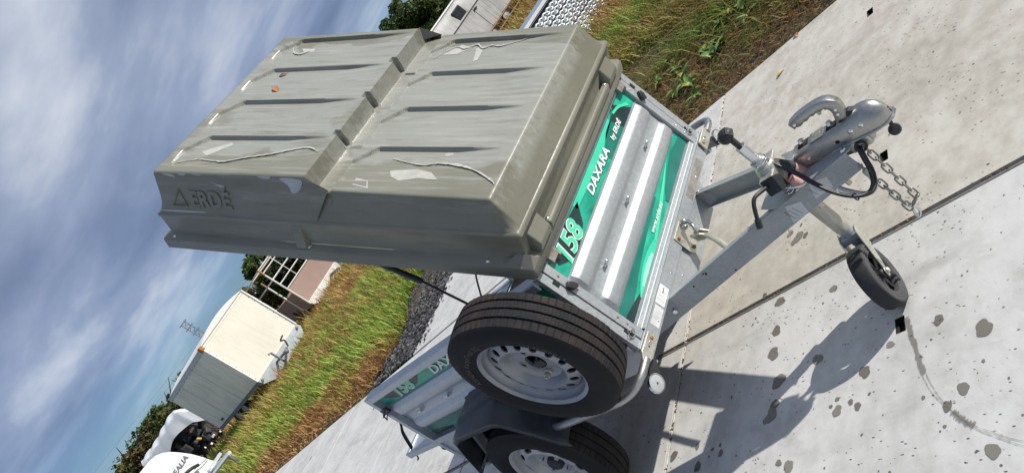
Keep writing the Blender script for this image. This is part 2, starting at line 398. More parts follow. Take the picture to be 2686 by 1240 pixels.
# ------------------------------------------------------------------ ground, concrete yard
YAW = .09421; GX = Vector((math.cos(YAW), math.sin(YAW), 0)); GY = Vector((-math.sin(YAW), math.cos(YAW), 0))
def gp(a, b, z=0.): return GX * a + GY * b + Vector((0, 0, z))
GM = frame(GX, GY, (0, 0, 1), (0, 0, 0))
A1, PA, B1 = -.467, 1.965, .022
g = MB(); nx = 60
rows = [1.93, 2.1, 2.4, 3, 4, 6, 9, 13, 19, 28, 45, 80, 160, 400, 1500]
cols = list(np.linspace(-40, 6, 93))
cols = [-1500, -500, -200, -90, -60] + cols + [12, 30, 90, 400, 1500]
rs = np.random.default_rng(3)
G_ = [[gp(a, b, (-.035 + .03 * min(1, (b - 1.93) / .7) + (.05 * rs.random() - .02) * min(1, (b - 1.93) / 1.5)) if b < 50 else 0.) for a in cols] for b in rows]
low = [[gp(a, b, -.16) for a in cols] for b in (-1500, -300, -60, -10, 1.935)]
g.grid(G_)
k = g.build('ground', M_SOIL, None, 60); tag(k, 'brown soil and verge ground behind the concrete yard', None, None, 'structure')
sub = MB(); sub.grid(low); sub.grid([[gp(a, b, -.03) for a in (-60, 8)] for b in (-12, 2.0)])
k = sub.build('joint_bed', M_JOINT); tag(k, 'dark soil filling the joints under the concrete slabs', None, None, 'structure')
yard = bpy.data.objects.new('concrete_yard', None); COL.objects.link(yard); tag(yard, 'pale concrete slab yard under the trailer', None, None, 'structure')
def slab_mesh(wa, wb, gap_a, gap_b, mat, holes=True):
    m = MB(); a0, a1, b0, b1 = gap_a / 2, wa - gap_a / 2, gap_b / 2, wb - gap_b / 2
    hs = [(wa / 2, .405), (wa / 2, wb - .405)] if holes else []
    hw, hb = .016, .029
    av = [a0] + ([wa / 2 - hw, wa / 2 + hw] if hs else []) + [a1]
    bv = [b0] + [x for h in hs for x in (h[1] - hb, h[1] + hb)] + [b1]
    for i in range(len(av) - 1):
        for j in range(len(bv) - 1):
            q = [(av[i], bv[j]), (av[i + 1], bv[j]), (av[i + 1], bv[j + 1]), (av[i], bv[j + 1])]
            if hs and i == 1 and j in (1, 3):
                for e in range(4):
                    p, r = q[e], q[(e + 1) % 4]; m.add([(*p, 0), (*r, 0), (*r, -.05), (*p, -.05)], [(3, 2, 1, 0)])
                m.add([(*p, -.05) for p in q], [(0, 1, 2, 3)])
            else: m.add([(*p, 0) for p in q], [(0, 1, 2, 3)])
    c = [(a0, b0), (a1, b0), (a1, b1), (a0, b1)]
    for e in range(4):
        p, r = c[e], c[(e + 1) % 4]; m.add([(*p, 0), (*p, -.14), (*r, -.14), (*r, 0)], [(0, 1, 2, 3)])
    me = bpy.data.meshes.new('slab'); me.from_pydata(m.v, [], m.f)
    b = bmesh.new(); b.from_mesh(me); bmesh.ops.remove_doubles(b, verts=b.verts, dist=1e-5); b.to_mesh(me); b.free()
    me.materials.append(mat); me.materials.append(M_DARK)
    for p_ in me.polygons:
        if hs and p_.center.z < -.01 and abs(p_.center.x - wa / 2) < .02 and b0 + .01 < p_.center.y < b1 - .01: p_.material_index = 1
    return me
WB = 1.918
meA = slab_mesh(PA, WB, .02, .032, M_CONC); meB = slab_mesh(PA, WB, .02, .032, M_CONC2)
for r in range(0, 5):
    for c in range(-13, 2):
        me = meA if r == 0 and c >= 0 else meB
        o = bpy.data.objects.new('slab', me); COL.objects.link(o); o.parent = yard
        o.matrix_basis = GM @ Matrix.Translation((A1 + c * PA, B1 - r * WB + 0, 0 if c >= -2 else .0015 * ((c * 7 + r * 3) % 3)))
# side path beyond the yard, slabs running away
meP = slab_mesh(PA, 1.96, .018, .02, M_CONC2, False)
for i in range(2):
    o = bpy.data.objects.new('slab', meP); COL.objects.link(o); o.parent = yard
    o.matrix_basis = GM @ Matrix.Translation((-4.83, B1 + WB + .012 + i * 1.96, .001 * (i % 2)))
# steel edging and filler in the near joints
m = MB(); m.box(-8, 3.2, B1 - .0135, B1 - .003, -.1, .001, GM); par(tag(m.build('edge_strip', M_STEELEDGE), None), yard)
m = MB(); m.box(A1 - .0085, A1 + .001, -8, 1.92, -.1, -.001, GM); par(m.build('joint_filler', M_MORTAR), yard)
m = MB(); m.box(A1 - 2 * PA - .0085, A1 - 2 * PA + .004, -8, 1.92, -.1, -.001, GM); par(m.build('joint_filler', M_MORTAR), yard)
# debris in the joints
m = MB(); rd = np.random.default_rng(11)
for i in range(900):
    if rd.random() < .6: a = rd.uniform(-4, 2.2); b = B1 + rd.uniform(-.002, .015)
    else: a = A1 + rd.uniform(.0, .0095); b = rd.uniform(-3, 1.9)
    p = gp(a, b, rd.uniform(-.012, .001)); w = rd.uniform(.002, .006); Mx = Matrix.Translation(p) @ Matrix.Rotation(rd.uniform(0, 6), 4, 'Z') @ Matrix.Rotation(rd.uniform(-.6, .6), 4, 'X')
    m.box(-w, w * rd.uniform(.6, 2), -w * .5, w * .5, 0, w * .6, Mx)
o = m.build('joint_litter', simple('joint_litter', (.13, .08, .045), .9, 0, .6, 150, 0)); tag(o, None, None, None, 'stuff'); par(o, yard)
# water drops drying on the concrete
spots = [(0.052, -0.027, 0.023), (0.294, -0.077, 0.016), (0.055, -0.162, 0.022), (0.055, -0.262, 0.027), (0.255, -0.354, 0.021), (0.098, -0.389, 0.029), (0.093, -0.479, 0.02), (0.085, -0.516, 0.026), (0.435, -0.461, 0.021), (0.343, -0.529, 0.008), (0.322, -0.548, 0.007), (0.346, -0.57, 0.018), (0.392, -0.552, 0.01), (0.417, -0.573, 0.013), (0.73, -0.606, 0.018), (0.792, -0.441, 0.026), (0.669, -0.364, 0.017), (0.519, -0.393, 0.013), (0.686, -0.646, 0.015), (0.792, -0.794, 0.02), (0.754, -0.787, 0.004), (0.678, -0.702, 0.005), (0.183, -0.719, 0.021), (0.142, -0.698, 0.012), (0.621, -0.602, 0.006), (0.455, -0.542, 0.005), (0.785, -0.541, 0.005), (-0.126, -0.61, 0.013), (-0.232, -0.641, 0.019), (-0.254, -0.557, 0.012), (-0.171, -0.586, 0.007), (-0.135, -0.577, 0.007), (-0.377, -0.569, 0.02), (0.436, -0.669, 0.004), (-0.032, 0.041, 0.012), (.105, .276, .024), (.088, .262, .02), (.057, .319, .016), (.138, .265, .013), (.109, .337, .007), (.07, -.53, .018)]
for i, (x, y, r) in enumerate(spots):
    n = 40; ph = rd.random(6) * 6; vs = [(x, y, .0008 + i * .00002)]; r1 = []; r2 = []
    for k in range(n):
        w = 2 * math.pi * k / n
        q = r * (1 + .12 * math.sin(2 * w + ph[0]) + .08 * math.sin(3 * w + ph[1]) + .06 * math.sin(5 * w + ph[2]) + .05 * (rd.random() - .5))
        for e_, rl in ((.84, r1), (1.10, r2)): rl.append((x + e_ * q * math.cos(w) * .95, y + e_ * q * math.sin(w), .0008 + i * .00002))
    vs += r1 + r2; m = MB()
    m.add(vs, [(0, 1 + k, 1 + (k + 1) % n) for k in range(n)] + [(1 + k, 1 + n + k, 1 + n + (k + 1) % n, 1 + (k + 1) % n) for k in range(n)])
    par(setsoak(m.build('water_spot', M_WET), [1.] * (n + 1) + [0.] * n), yard)
m = MB()   # tiny specks flicked around
for i in range(220):
    x, y = rd.uniform(-.3, 1.2), rd.uniform(-1.1, .05); r = abs(rd.normal(0, .0016)) + .0008
    w0 = rd.random() * 6; m.add([(x + r * math.cos(w0 + k), y + r * 1.2 * math.sin(w0 + k), .0005) for k in (0, 1, 2, 3, 4, 5)], [(0, 1, 2, 3, 4, 5)])
o = setsoak(m.build('water_specks', M_WET), [1.] * len(m.v)); tag(o, None, None, None, 'stuff'); par(o, yard)
def ribbon(pts, w, z, ragged=.0):
    m = MB(); P = cr([(x, y, z) for x, y in pts], 10); Gr = []
    for i, p in enumerate(P):
        t = (P[min(i + 1, len(P) - 1)] - P[max(i - 1, 0)]).normalized(); nrm = Vector((-t.y, t.x, 0))
        wa, wb = [w * (1 + ragged * (rd.random() - .5) * 2) for _ in range(2)]; Gr.append([p - nrm * wa * 1.5, p - nrm * wa * .6, p + nrm * wb * .6, p + nrm * wb * 1.5])
    m.grid(Gr); m.soak = [0., 1., 1., 0.] * len(Gr); return m
def lay(m, mat): par(setsoak(m.build('wet_track', mat), m.soak), yard)
lay(ribbon([(.569, -.314), (.578, -.35), (.587, -.384), (.604, -.455), (.624, -.53)], .0075, .0017, .35), M_WETL)
for dd in (-.006, .006):
    lay(ribbon([(.624 + dd, -.53), (.65 + dd, -.592 - dd * .3), (.679 + dd * .8, -.638 - dd * .5), (.742 + dd * .5, -.712 - dd * .8), (.796 + dd * .4, -.751 - dd), (.861 + dd * .3, -.79 - dd), (1.0, -.85 - dd)], .0011, .0018, .9), M_WETL)
lay(ribbon([(.70, -.665), (.72, -.69), (.752, -.72)], .008, .0019, .5), M_WETL)

# ------------------------------------------------------------------ verge: grass, litter, gravel, weeds
def blades(name, label, n, rlo, rhi, az, hmin, hmax, seed, wid, brown=.4, bmin=1.98, bmax=60, flat=.0, edge=0.):
    r = np.random.default_rng(seed)
    k = int(n * 2.2)
    rr = rlo * (rhi / rlo) ** r.random(k); aa = np.radians(r.uniform(az[0], az[1], k))
    x = CC[0] + rr * np.cos(aa); y = CC[1] + rr * np.sin(aa)
    a = x * GX.x + y * GX.y; b = x * GY.x + y * GY.y
    ok = (b > bmin) & (b < bmax) & ~((a > -4.86) & (a < -2.84) & (b < 5.95)) & ~((a > -5.95 + .3 * np.sin(b * 3)) & (a <= -4.8) & (b < 4.6))
    if edge: ok &= r.random(k) < np.clip((b - bmin) / edge, .06, 1) * np.clip(.35 + .8 * np.sin(a * 2.1 + np.sin(b * 3)) * np.sin(b * 2.7 + 1) + (rr - 4) / 6, .15, 1)
    x, y, a, b, rr = [q[ok][:n] for q in (x, y, a, b, rr)]
    n = len(x); ph = r.random(8) * 6
    def fn(s, o): return np.sin(a * s + ph[o] + 1.3 * np.sin(b * s * .8 + ph[o + 1])) * np.sin(b * s * 1.2 + ph[o + 2] + np.sin(a * s * .6 + ph[o + 3]))
    patch = .5 + .32 * fn(1.15, 0) + .22 * fn(2.9, 3) + r.normal(0, .13, n)
    green = np.exp(-((b - 3.6 - .25 * np.sin(a * .9)) / .75) ** 2) + .6 * np.exp(-((b - 5.6) / .8) ** 2)
    patch += .42 * green - .34 * np.exp(-((b - 2.15) / .55) ** 2) * (a < -1.2) - .10 - .16 * (a > -3.2)
    t = np.clip((patch - brown + .25) / .5, 0, 1)[:, None]
    rust = np.array([.31, .125, .045]); straw = np.array([.50, .33, .13]); gr = np.array([.21, .36, .055]); yg = np.array([.33, .39, .07])
    mixd = r.random((n, 1)); dry = rust * (1 - mixd) + straw * mixd; mg = r.random((n, 1)); grn = gr * (1 - mg) + yg * mg
    col = (dry * (1 - t) + grn * t) * r.uniform(.5, 1.4, (n, 1)) * np.clip(.5 + (rr - 4.2) / 8, .62, 1.08)[:, None]
    h = (hmin + (hmax - hmin) * r.random(n) ** 1.8) * (.75 + .5 * np.clip(.5 + .5 * fn(.9, 2), 0, 1)) * np.clip(.55 + (b - bmin) * .6, .5, 1.15)
    h *= np.clip(.42 + (rr - 4.2) / 7, .42, 1.1); w = wid * (rr / 5) ** .75 * r.uniform(.6, 1.4, n)
    th = r.uniform(0, 2 * np.pi, n); flat = np.maximum(flat, np.clip(1.3 - (rr - 4) / 4.5, 0, 1) * r.uniform(.3, 1.4, n)); lean = r.uniform(.15, .95, n) + flat; lx, ly = np.cos(th) * lean * h, np.sin(th) * lean * h
    px, py = -np.sin(th) * w, np.cos(th) * w; z0 = np.full(n, -.012)
    hz = h * np.clip(1 - .5 * flat, .12, 1)
    P = np.empty((n, 5, 3))
    P[:, 0] = np.stack([x - px, y - py, z0], 1); P[:, 1] = np.stack([x + px, y + py, z0], 1)
    P[:, 2] = np.stack([x + px * .8 + lx * .4, y + py * .8 + ly * .4, z0 + hz * .62], 1); P[:, 3] = np.stack([x - px * .8 + lx * .4, y - py * .8 + ly * .4, z0 + hz * .62], 1)
    P[:, 4] = np.stack([x + lx, y + ly, z0 + hz * .95], 1)
    me = bpy.data.meshes.new(name); base = (np.arange(n) * 5)[:, None]
    quad = (base + np.array([0, 1, 2, 3])); tri = base + np.array([3, 2, 4])
    me.vertices.add(n * 5); me.vertices.foreach_set('co', P.ravel())
    loops = np.concatenate([quad, tri], 1).ravel(); me.loops.add(len(loops)); me.loops.foreach_set('vertex_index', loops.astype(np.int32))
    st = np.empty(2 * n, np.int32); st[0::2] = np.arange(n) * 7; st[1::2] = np.arange(n) * 7 + 4
    me.polygons.add(2 * n); me.polygons.foreach_set('loop_start', st); me.update(calc_edges=True)
    at = me.attributes.new('tint', 'FLOAT_COLOR', 'POINT'); c4 = np.ones((n, 5, 4)); c4[:, :, :3] = col[:, None, :]; c4[:, :2, :3] *= .85
    at.data.foreach_set('color', c4.ravel())
    o = link(name, me, M_BLADE); tag(o, label, 'grass', None, 'stuff'); return o
blades('long_grass', 'mixed green and rust brown grass covering the verge', 165000, 4.0, 34, (96, 177), .05, .27, 1, .0042, .44, 1.99, 40, 0, .45)
blades('dry_stalks', 'tall dry straw coloured stalks among the grass', 9000, 5, 30, (112, 176), .22, .5, 2, .0022, .95, 2.5, 40, 0, 1.5)
blades('dead_litter', 'brown dead grass litter along the slab edge', 64000, 3.8, 14, (88, 176), .03, .15, 3, .0045, 1.1, 1.955, 3.2, .8)
# gravel strip
m = MB(); n = 11000; r = np.random.default_rng(5)
vs = []; fs = []; cols_ = []
ico = [(0, 0, 1), (.9, 0, .3), (.25, .85, .3), (-.75, .5, .3), (-.75, -.5, .3), (.25, -.85, .3), (0, 0, -.6)]
icf = [(0, 1, 2), (0, 2, 3), (0, 3, 4), (0, 4, 5), (0, 5, 1), (6, 2, 1), (6, 3, 2), (6, 4, 3), (6, 5, 4), (6, 1, 5)]
for i in range(n):
    b = r.uniform(1.97, 4.6); a = r.uniform(-6.05 + .3 * math.sin(b * 3) + (.3 if b < 2.2 else 0), -4.83 + (.25 * r.random() ** 6))
    s_ = .007 + .024 * r.random() ** 1.8; p = gp(a, b, r.uniform(-.01, .012)); Mx = Matrix.Rotation(r.uniform(0, 6), 3, 'Z') @ Matrix.Rotation(r.uniform(-1, 1), 3, 'X')
    sc = Vector((s_ * r.uniform(.7, 1.5), s_, s_ * r.uniform(.5, .9)))
    k = len(vs)
    for q in ico: vs.append(p + Mx @ Vector((q[0] * sc.x, q[1] * sc.y, q[2] * sc.z)))
    fs += [tuple(j + k for j in f) for f in icf]; g_ = .025 + .15 * r.random() ** 2; br = r.random()
    cols_ += [(g_, g_ * .98, g_ * (1.04 if br < .85 else .75), 1)] * 7
m.v = [tuple(v) for v in vs]; m.f = fs
o = m.build('gravel', M_STONE, recalc=False); at = o.data.attributes.new('tint', 'FLOAT_COLOR', 'POINT'); at.data.foreach_set('color', np.array(cols_).ravel())
tag(o, 'dark grey crushed stone strip beside the side path', 'gravel', None, 'stuff')
# broad leaved weeds
wl = simple('weed_leaf', (.13, .24, .045), .5, 0, .25, 14, .1); wl2 = simple('weed_leaf_yellow', (.30, .29, .05), .5, 0, .25, 14, .1)
def leafmesh(ln, wd, curl, mat, twist=0):
    Gr = []
    for i in range(7):
        t = i / 6; w = wd * math.sin(math.pi * min(.98, .08 + .9 * t)) ** .8
        z = ln * curl * (t - t * t * 1.25); Gr.append([(t * ln, -w, z + w * .35), (t * ln, 0, z), (t * ln, w, z + w * .3)])
    return Gr
wr = random.Random(4)
for i in range(34):
    a = wr.uniform(-2.4, .9); b = wr.uniform(2.25, 4.2)
    if i < 20: a = wr.uniform(-1.9, -.3); b = wr.uniform(2.2, 3.2)
    p = gp(a, b, -.01); t = thing('dock_weed', 'small broad-leaved green weed in the verge near the slab edge', 'weed', tuple(p), 'broad-leaved weeds in the verge')
    for k in range(wr.randint(5, 9)):
        mm = MB(); mm.grid(leafmesh(wr.uniform(.05, .12), wr.uniform(.012, .024), wr.uniform(.3, 1.1), None), Matrix.Translation(p) @ Matrix.Rotation(wr.uniform(0, 6.28), 4, 'Z') @ Matrix.Rotation(wr.uniform(-.9, -.25), 4, 'Y'))
        mm.build('leaf', wl2 if wr.random() < .25 else wl, t, 180, recalc=False)
def dry_leaf(name, label, M, ln, wd, col):
    mm = MB(); mm.grid(leafmesh(ln, wd, .35, None), M); mm.tube([M @ V(0, 0, 0), M @ V(-ln * .3, wd * .2, .004)], .0007, 5)
    o = mm.build(name, simple('dry_leaf_%s' % name, col, .7, 0, .35, 90, .2), None, 180, recalc=False); tag(o, label, 'leaf'); return o
dry_leaf('yellow_leaf', 'small yellow fallen leaf lying alone on the beige slab', Matrix.Translation((-.194, 1.603, .004)) @ Matrix.Rotation(.9, 4, 'Z'), .055, .013, (.55, .38, .08))
dry_leaf('orange_leaf', 'small orange brown leaf at the slab edge by the verge', Matrix.Translation((-.089, 1.89, .004)) @ Matrix.Rotation(2.2, 4, 'Z'), .05, .013, (.42, .15, .04))

# ------------------------------------------------------------------ the utility trailer
T = thing('utility_trailer', 'galvanised box trailer with green printed panels and its grey hard lid raised', 'trailer', (-.75, 0, 0))
W = .535; XR = -1.51; ZT = .905
def rail_profile(z0, z1, x0, x1): return [(x0, z0), (x1, z0), (x1, z1), (x0, z1)]
# corrugated panel: profile (depth outwards, z)
def corr():
    p = [(-.012, .525), (-.012, .598), (-.002, .602), (.0095, .616), (.0115, .622), (.0125, .650), (.011, .656), (-.0015, .672), (-.003, .676), (-.003, .714), (-.0015, .718), (.0095, .732), (.0115, .738), (.0125, .770), (.011, .777), (-.001, .797), (-.012, .802), (-.012, .887)]
    return p
def panel(name, f, l0, l1, parent):
    m = MB(); rib = corr(); Gr = []
    ls = [l0, l0 + .012, l0 + .02, l0 + .03, l0 + .045, l1 - .045, l1 - .03, l1 - .02, l1 - .012, l1]
    for i, l in enumerate(ls):
        k = [0, 0, .35, .8, 1, 1, .8, .35, 0, 0][i]
        Gr.append([f((d + .012) * k - .012, l, z) for d, z in rib])
    m.grid(Gr); m.grid([[f(-.016, l, z) for z in (.50, .90)] for l in (l0, l1)]); return m.build(name, M_GALV if name == 'front_panel' else M_GALVS, parent, 24)
ff = lambda d, l, z: (d, l, z)                      # front board: faces +x
fr = lambda d, l, z: (l, -W + .004 - d, z) if False else (l, -W - d + .006, z)   # right side: faces -y
fl = lambda d, l, z: (l, W + d - .006, z)
front = panel('front_panel', ff, -.472, .472, T)
side = panel('side_panel', fr, XR + .03, -.03, T)
sideL = panel('side_panel', fl, XR + .03, -.03, T)
# printed bands
def band(parent, f, l0, l1, z0, z1, mat, d=-.0105, n=2, name='printed_band'):
    m = MB(); m.grid([[f(d, l, z) for z in (z0, z1)] for l in np.linspace(l0, l1, n)]); return m.build(name, mat, parent)
def swoosh(parent, f, top, bot, mat, d=-.0098, name='printed_swoosh'):
    m = MB(); m.grid([[f(d, *p) for p in (a, b)] for a, b in zip(cr([(*q, 0) for q in bot], 5), cr([(*q, 0) for q in top], 5)) for a, b in [((a.x, a.y), (b.x, b.y))]]); return m.build(name, mat, parent)
def prints(pan, f, l0, l1, sgn=1):
    D = l1 - l0; g = lambda s: l0 + s * D
    band(pan, f, l0, l1, .803, .884, M_GREEN); band(pan, f, l0, l1, .528, .595, M_GREEN)
    band(pan, f, l0, g(.42), .829, .884, M_GREEN, -.0101)
    swoosh(pan, f, [(g(.045), .874), (g(.10), .877), (g(.2), .880), (g(.33), .868)], [(g(.035), .845), (g(.10), .808), (g(.17), .804), (g(.26), .820)], M_GDARK)
    swoosh(pan, f, [(g(.30), .884), (g(.45), .884), (g(.62), .884), (g(.80), .884)], [(g(.30), .858), (g(.45), .852), (g(.62), .850), (g(.80), .862)], M_GLIGHT)
    swoosh(pan, f, [(g(.62), .835), (g(.72), .862), (g(.80), .868), (g(.86), .884)], [(g(.62), .804), (g(.72), .804), (g(.80), .804), (g(.93), .804)], M_GTEAL)
    swoosh(pan, f, [(g(.80), .868), (g(.85), .870), (g(.885), .884)], [(g(.82), .804), (g(.88), .804), (g(.95), .804)], M_GDARK, -.0094)
    swoosh(pan, f, [(g(.845), .872), (g(.90), .862), (g(.955), .832)], [(g(.845), .862), (g(.90), .850), (g(.955), .815)], M_GNUM, -.009)
    swoosh(pan, f, [(g(.0), .594), (g(.12), .594), (g(.24), .594), (g(.40), .594), (g(.60), .594)], [(g(.0), .545), (g(.12), .552), (g(.24), .566), (g(.40), .577), (g(.60), .586)], M_GTEAL, -.0099)
    swoosh(pan, f, [(g(.0), .565), (g(.06), .556), (g(.12), .544), (g(.17), .531)], [(g(.0), .529), (g(.06), .529), (g(.12), .529), (g(.17), .529)], M_GDARK, -.0096)
    swoosh(pan, f, [(g(.13), .533), (g(.19), .549), (g(.26), .558), (g(.34), .557), (g(.41), .545)], [(g(.13), .529), (g(.19), .529), (g(.26), .529), (g(.34), .529), (g(.41), .5295)], M_GLIGHT, -.0093)
    swoosh(pan, f, [(g(.18), .538), (g(.23), .546), (g(.29), .547), (g(.34), .541)], [(g(.18), .530), (g(.23), .530), (g(.29), .530), (g(.34), .530)], M_GPALE, -.0090)
    swoosh(pan, f, [(g(.40), .543), (g(.56), .565), (g(.70), .580), (g(.80), .592)], [(g(.40), .533), (g(.56), .549), (g(.70), .570), (g(.80), .589)], M_GNUM, -.0087)
    swoosh(pan, f, [(g(.62), .545), (g(.72), .568), (g(.86), .580), (g(1), .572)], [(g(.62), .529), (g(.72), .529), (g(.86), .529), (g(1), .529)], M_GTEAL, -.0084)
def words(pan, f, ax, ay, az, l0, l1, num=None, word=None):
    P = lambda l, z, d: frame(ax, (0, 0, 1), az, f(d, l, z))
    D = l1 - l0; g = lambda t: l0 + t * D
    for dd, mt, bold in ((-.0085, M_TXT, .0042), (-.0078, M_GNUM, .0016)):
        text('printed_number', '158', .094, P(num[0] if num else g(.075), .811, dd), mt, pan, .22, bold, .0003, width=num[1] if num else .158)
    for dd, mt, bold, off in ((-.0085, M_TXTD, .0024, .002), (-.0078, M_TXT, .0012, 0)):
        text('printed_word', 'DAXARA', .062 if word else .043, P((word[0] if word else g(.40)) + off, (.812 if word else .824) - off * .8, dd), mt, pan, .25, bold, .0003, width=word[1] if word else .235)
    text('printed_word', 'by ERDÉ', .027, P(g(.715), .824, -.0075), M_TXT, pan, .22, .0007, .0003, width=.115)
    text('printed_word', 'www.erde.eu', .026, P(g(.43), .553, -.0075), M_TXT, pan, .2, .0003, .0003, width=.15)
prints(front, ff, -.465, .465); words(front, ff, (0, 1, 0), None, (1, 0, 0), -.465, .465)
prints(side, fr, XR + .04, -.04); words(side, fr, (1, 0, 0), None, (0, -1, 0), XR + .04, -.04, (-1.305, .185), (-.94, .37))
# small wire hooks in the corrugation
def hook(f, l, z, par_):
    m = MB(); q = [f(-.002, l - .010, z), f(.012, l - .010, z + .004), f(.018, l - .004, z + .008), f(.018, l + .008, z + .008), f(.010, l + .010, z), f(-.002, l + .010, z - .004)]
    m.tube(cr(q, 3), .0045, 6); return m.build('lashing_hook', M_CHROME, par_, 60)
for l in (-.325, -.024, .277): hook(ff, l, .700, front)
for l in (XR + .22, XR + .50, XR + .80, XR + 1.1, XR + 1.35): hook(fr, l, .70, side)
# posts
def post(f, sgn, name='corner_post'):
    m = MB(); g = lambda d0, d1, l0, l1, z0, z1: m.add([f(d, l, z) for d in (d0, d1) for l in (l0, l1) for z in (z0, z1)], [(0, 1, 3, 2), (4, 6, 7, 5), (0, 4, 5, 1), (2, 3, 7, 6), (0, 2, 6, 4), (1, 5, 7, 3)])
    g(-.014, .006, .465 * sgn, .4985 * sgn, .497, .897); g(-.016, .004, .503 * sgn, .535 * sgn, .47, .903); g(-.018, -.012, .49 * sgn, .51 * sgn, .48, .90)
    o = m.build(name, M_GALV, T, None, .0015)
    for z in (.842, .782, .764, .60, .56):
        q = MB(); q.ball(f(.0062, .481 * sgn, z), .0042, 8, (.6, 1, 1)); q.build('rivet', M_RUST if sgn < 0 else M_CHROME, o, 60)
    q = MB(); c = f(.0045, .509 * sgn, .838); q.box(c[0] - .002, c[0] + .0012, c[1] - .007, c[1] + .007, c[2] - .013, c[2] + .013); q.build('slot', M_DARK, o)
    q = MB(); c = f(.0, .487 * sgn, .79)      # black latch knob
    q.prism([(-.020, -.011), (.006, -.013), (.020, -.004), (.022, .008), (.004, .013), (-.018, .012)], 'x', c[0] + .004, c[0] + .022, Matrix.Translation((0, c[1], c[2])) @ Matrix.Rotation(1.1 * sgn, 4, 'X'))
    q.cyl((c[0], c[1], c[2]), (c[0] + .008, c[1], c[2]), .012, 12); q.build('latch_knob', M_BLK, o, 35, .003)
    q = MB(); c = f(.012, .503 * sgn, .541)
    q.tube([V(c[0] + .004 * math.sin(w), c[1] + .017 * math.cos(w), c[2] + .017 * math.sin(w)) for w in np.linspace(0, 2 * math.pi, 20, endpoint=False)], .0016, 6, closed=True)
    q.cyl((c[0] - .01, c[1], c[2] + .004), (c[0] + .012, c[1], c[2] + .004), .006, 10); q.build('pin_ring', M_CHROME, o, 60)
    q = MB(); q.box(.0, .0052, (.503 if sgn > 0 else -.513), (.513 if sgn > 0 else -.503), .527, .565); q.build('slot', M_DARK, o)
    return o
post(ff, -1); post(ff, 1)
m = MB(); m.box(-.03, .0, -.465, .465, .885, .905); m.build('top_rail', M_GALV, T, None, .002)
m = MB(); m.prism([(-.012, .4975), (.015, .4975), (.016, .501), (.004, .505), (.001, .522), (-.012, .526)], 'y', -.463, .463); m.build('bottom_rail', M_GALV, T, None, .0015)
m = MB(); m.prism([(-.005, .436), (.0085, .436), (.0085, .489), (.013, .493), (.013, .4965), (-.005, .4965)], 'y', -.541, .541)
plate = m.build('front_plate', M_GALV, T, None, .0012)
for y in (-.40, -.19, .07, .30):
    q = MB(); q.ball((.0092, y, .455), .0035, 8, (.5, 1, 1)); q.build('rivet', M_CHROME, plate, 60)
m = MB(); m.prism([(-.31, .4345), (.31, .4345), (.25, .338), (-.25, .338)], 'x', -.02, -.001); xm = m.build('cross_member', M_GALV, T, None, .0015)
for y in (-.16, .13):
    q = MB(); q.ball((-.001, y, .40), .0035, 8, (.5, 1, 1)); q.build('rivet', M_CHROME, xm, 60)
# stickers
m = MB(); m.box(.0087, .0091, -.338, -.259, .446, .485); st = m.build('rating_label', M_WHITE, plate)
q = MB()
for k in range(7): q.box(.0091, .0093, -.333, -.333 + .03 + .035 * ((k * 37) % 10) / 10, .4805 - k * .0046, .4815 - k * .0046)
q.box(.0091, .0093, -.285, -.284, .450, .470); q.box(.0091, .0093, -.29, -.265, .4645, .468); q.build('label_lines', M_INK, st)
m = MB(); m.box(.0087, .0091, -.426, -.347, .445, .482); st = m.build('rating_label', simple('worn_label', (.55, .56, .57), .6, 0, .2, 60, .1), plate)
m = MB(); m.box(.0087, .0091, .18, .396, .443, .478); m.build('sticker_residue', M_GRIME, plate)
# side rails and rear posts
for sgn in (-1, 1):
    y = sgn * W
    m = MB(); q = [(y - sgn * .04, .878), (y - sgn * .04, .903), (y + sgn * .008, .903), (y + sgn * .012, .897), (y + sgn * .012, .868), (y + sgn * .004, .868), (y + sgn * .004, .878)]
    m.prism(q, 'x', XR + .004, -.016); m.build('top_rail', M_GALVS, T, None, .002)
    m = MB(); m.box(XR + .01, -.016, min(y, y + sgn * .010), max(y, y + sgn * .010), .492, .525); m.box(XR + .01, -.016, y - sgn * .02 if sgn > 0 else y, y if sgn > 0 else y + .02, .40, .4905); m.build('bottom_rail', M_GALVS, T, None, .002)
    m = MB(); m.prism([(y - sgn * .05, .90), (y + sgn * .012, .905), (y + sgn * .013, .56), (y + sgn * .004, .345), (y - sgn * .02, .40), (y - sgn * .05, .50)], 'x', XR - .008, XR + .022)
    pst = m.build('rear_post', M_GALVS, T, None, .0015)
    q = MB(); c = V(XR - .010, y - sgn * .005, .457); q.tube([c + V(-.012 * 0, .014 * math.cos(w), .014 * math.sin(w)) for w in np.linspace(0, 6.283, 16, endpoint=False)], .0042, 8, closed=True); q.build('lashing_eye', M_BLK, pst, 60)
    # tailgate latch
    q = MB(); q.box(XR - .004, XR + .06, y + sgn * .003 if sgn > 0 else y - .016, y + .016 if sgn > 0 else y - .003, .785, .815)
    for dz in (.79, .811): q.tube(cr([V(XR + .05, y + sgn * .016, dz), V(XR + .02, y + sgn * .026, dz - .01), V(XR - .03, y + sgn * .02, dz - .03)], 4), .0028, 6)
    q.tube([V(XR - .03, y + sgn * .02, .76), V(XR - .035, y + sgn * .012, .78), V(XR - .03, y - sgn * .02, .785)], .004, 6)
    q.build('tailgate_latch', M_BLK, T, 60)
    # straps to the open tailgate
    q = MB(); q.tube(cr([V(XR - .005, y - sgn * .03, .75), V(XR - .11, y - sgn * .032, .675), V(XR - .2, y - sgn * .03, .62), V(XR - .33, y - sgn * .035, .507)], 4), .011, 6, flat=.35); q.build('tailgate_strap', M_STRAP, T, 60)
m = MB(); m.box(XR + .0, .0, -.53, .53, .455, .47); m.build('floor', simple('plywood_floor', (.12, .085, .06), .8, 0, .3, 20, .2), T)
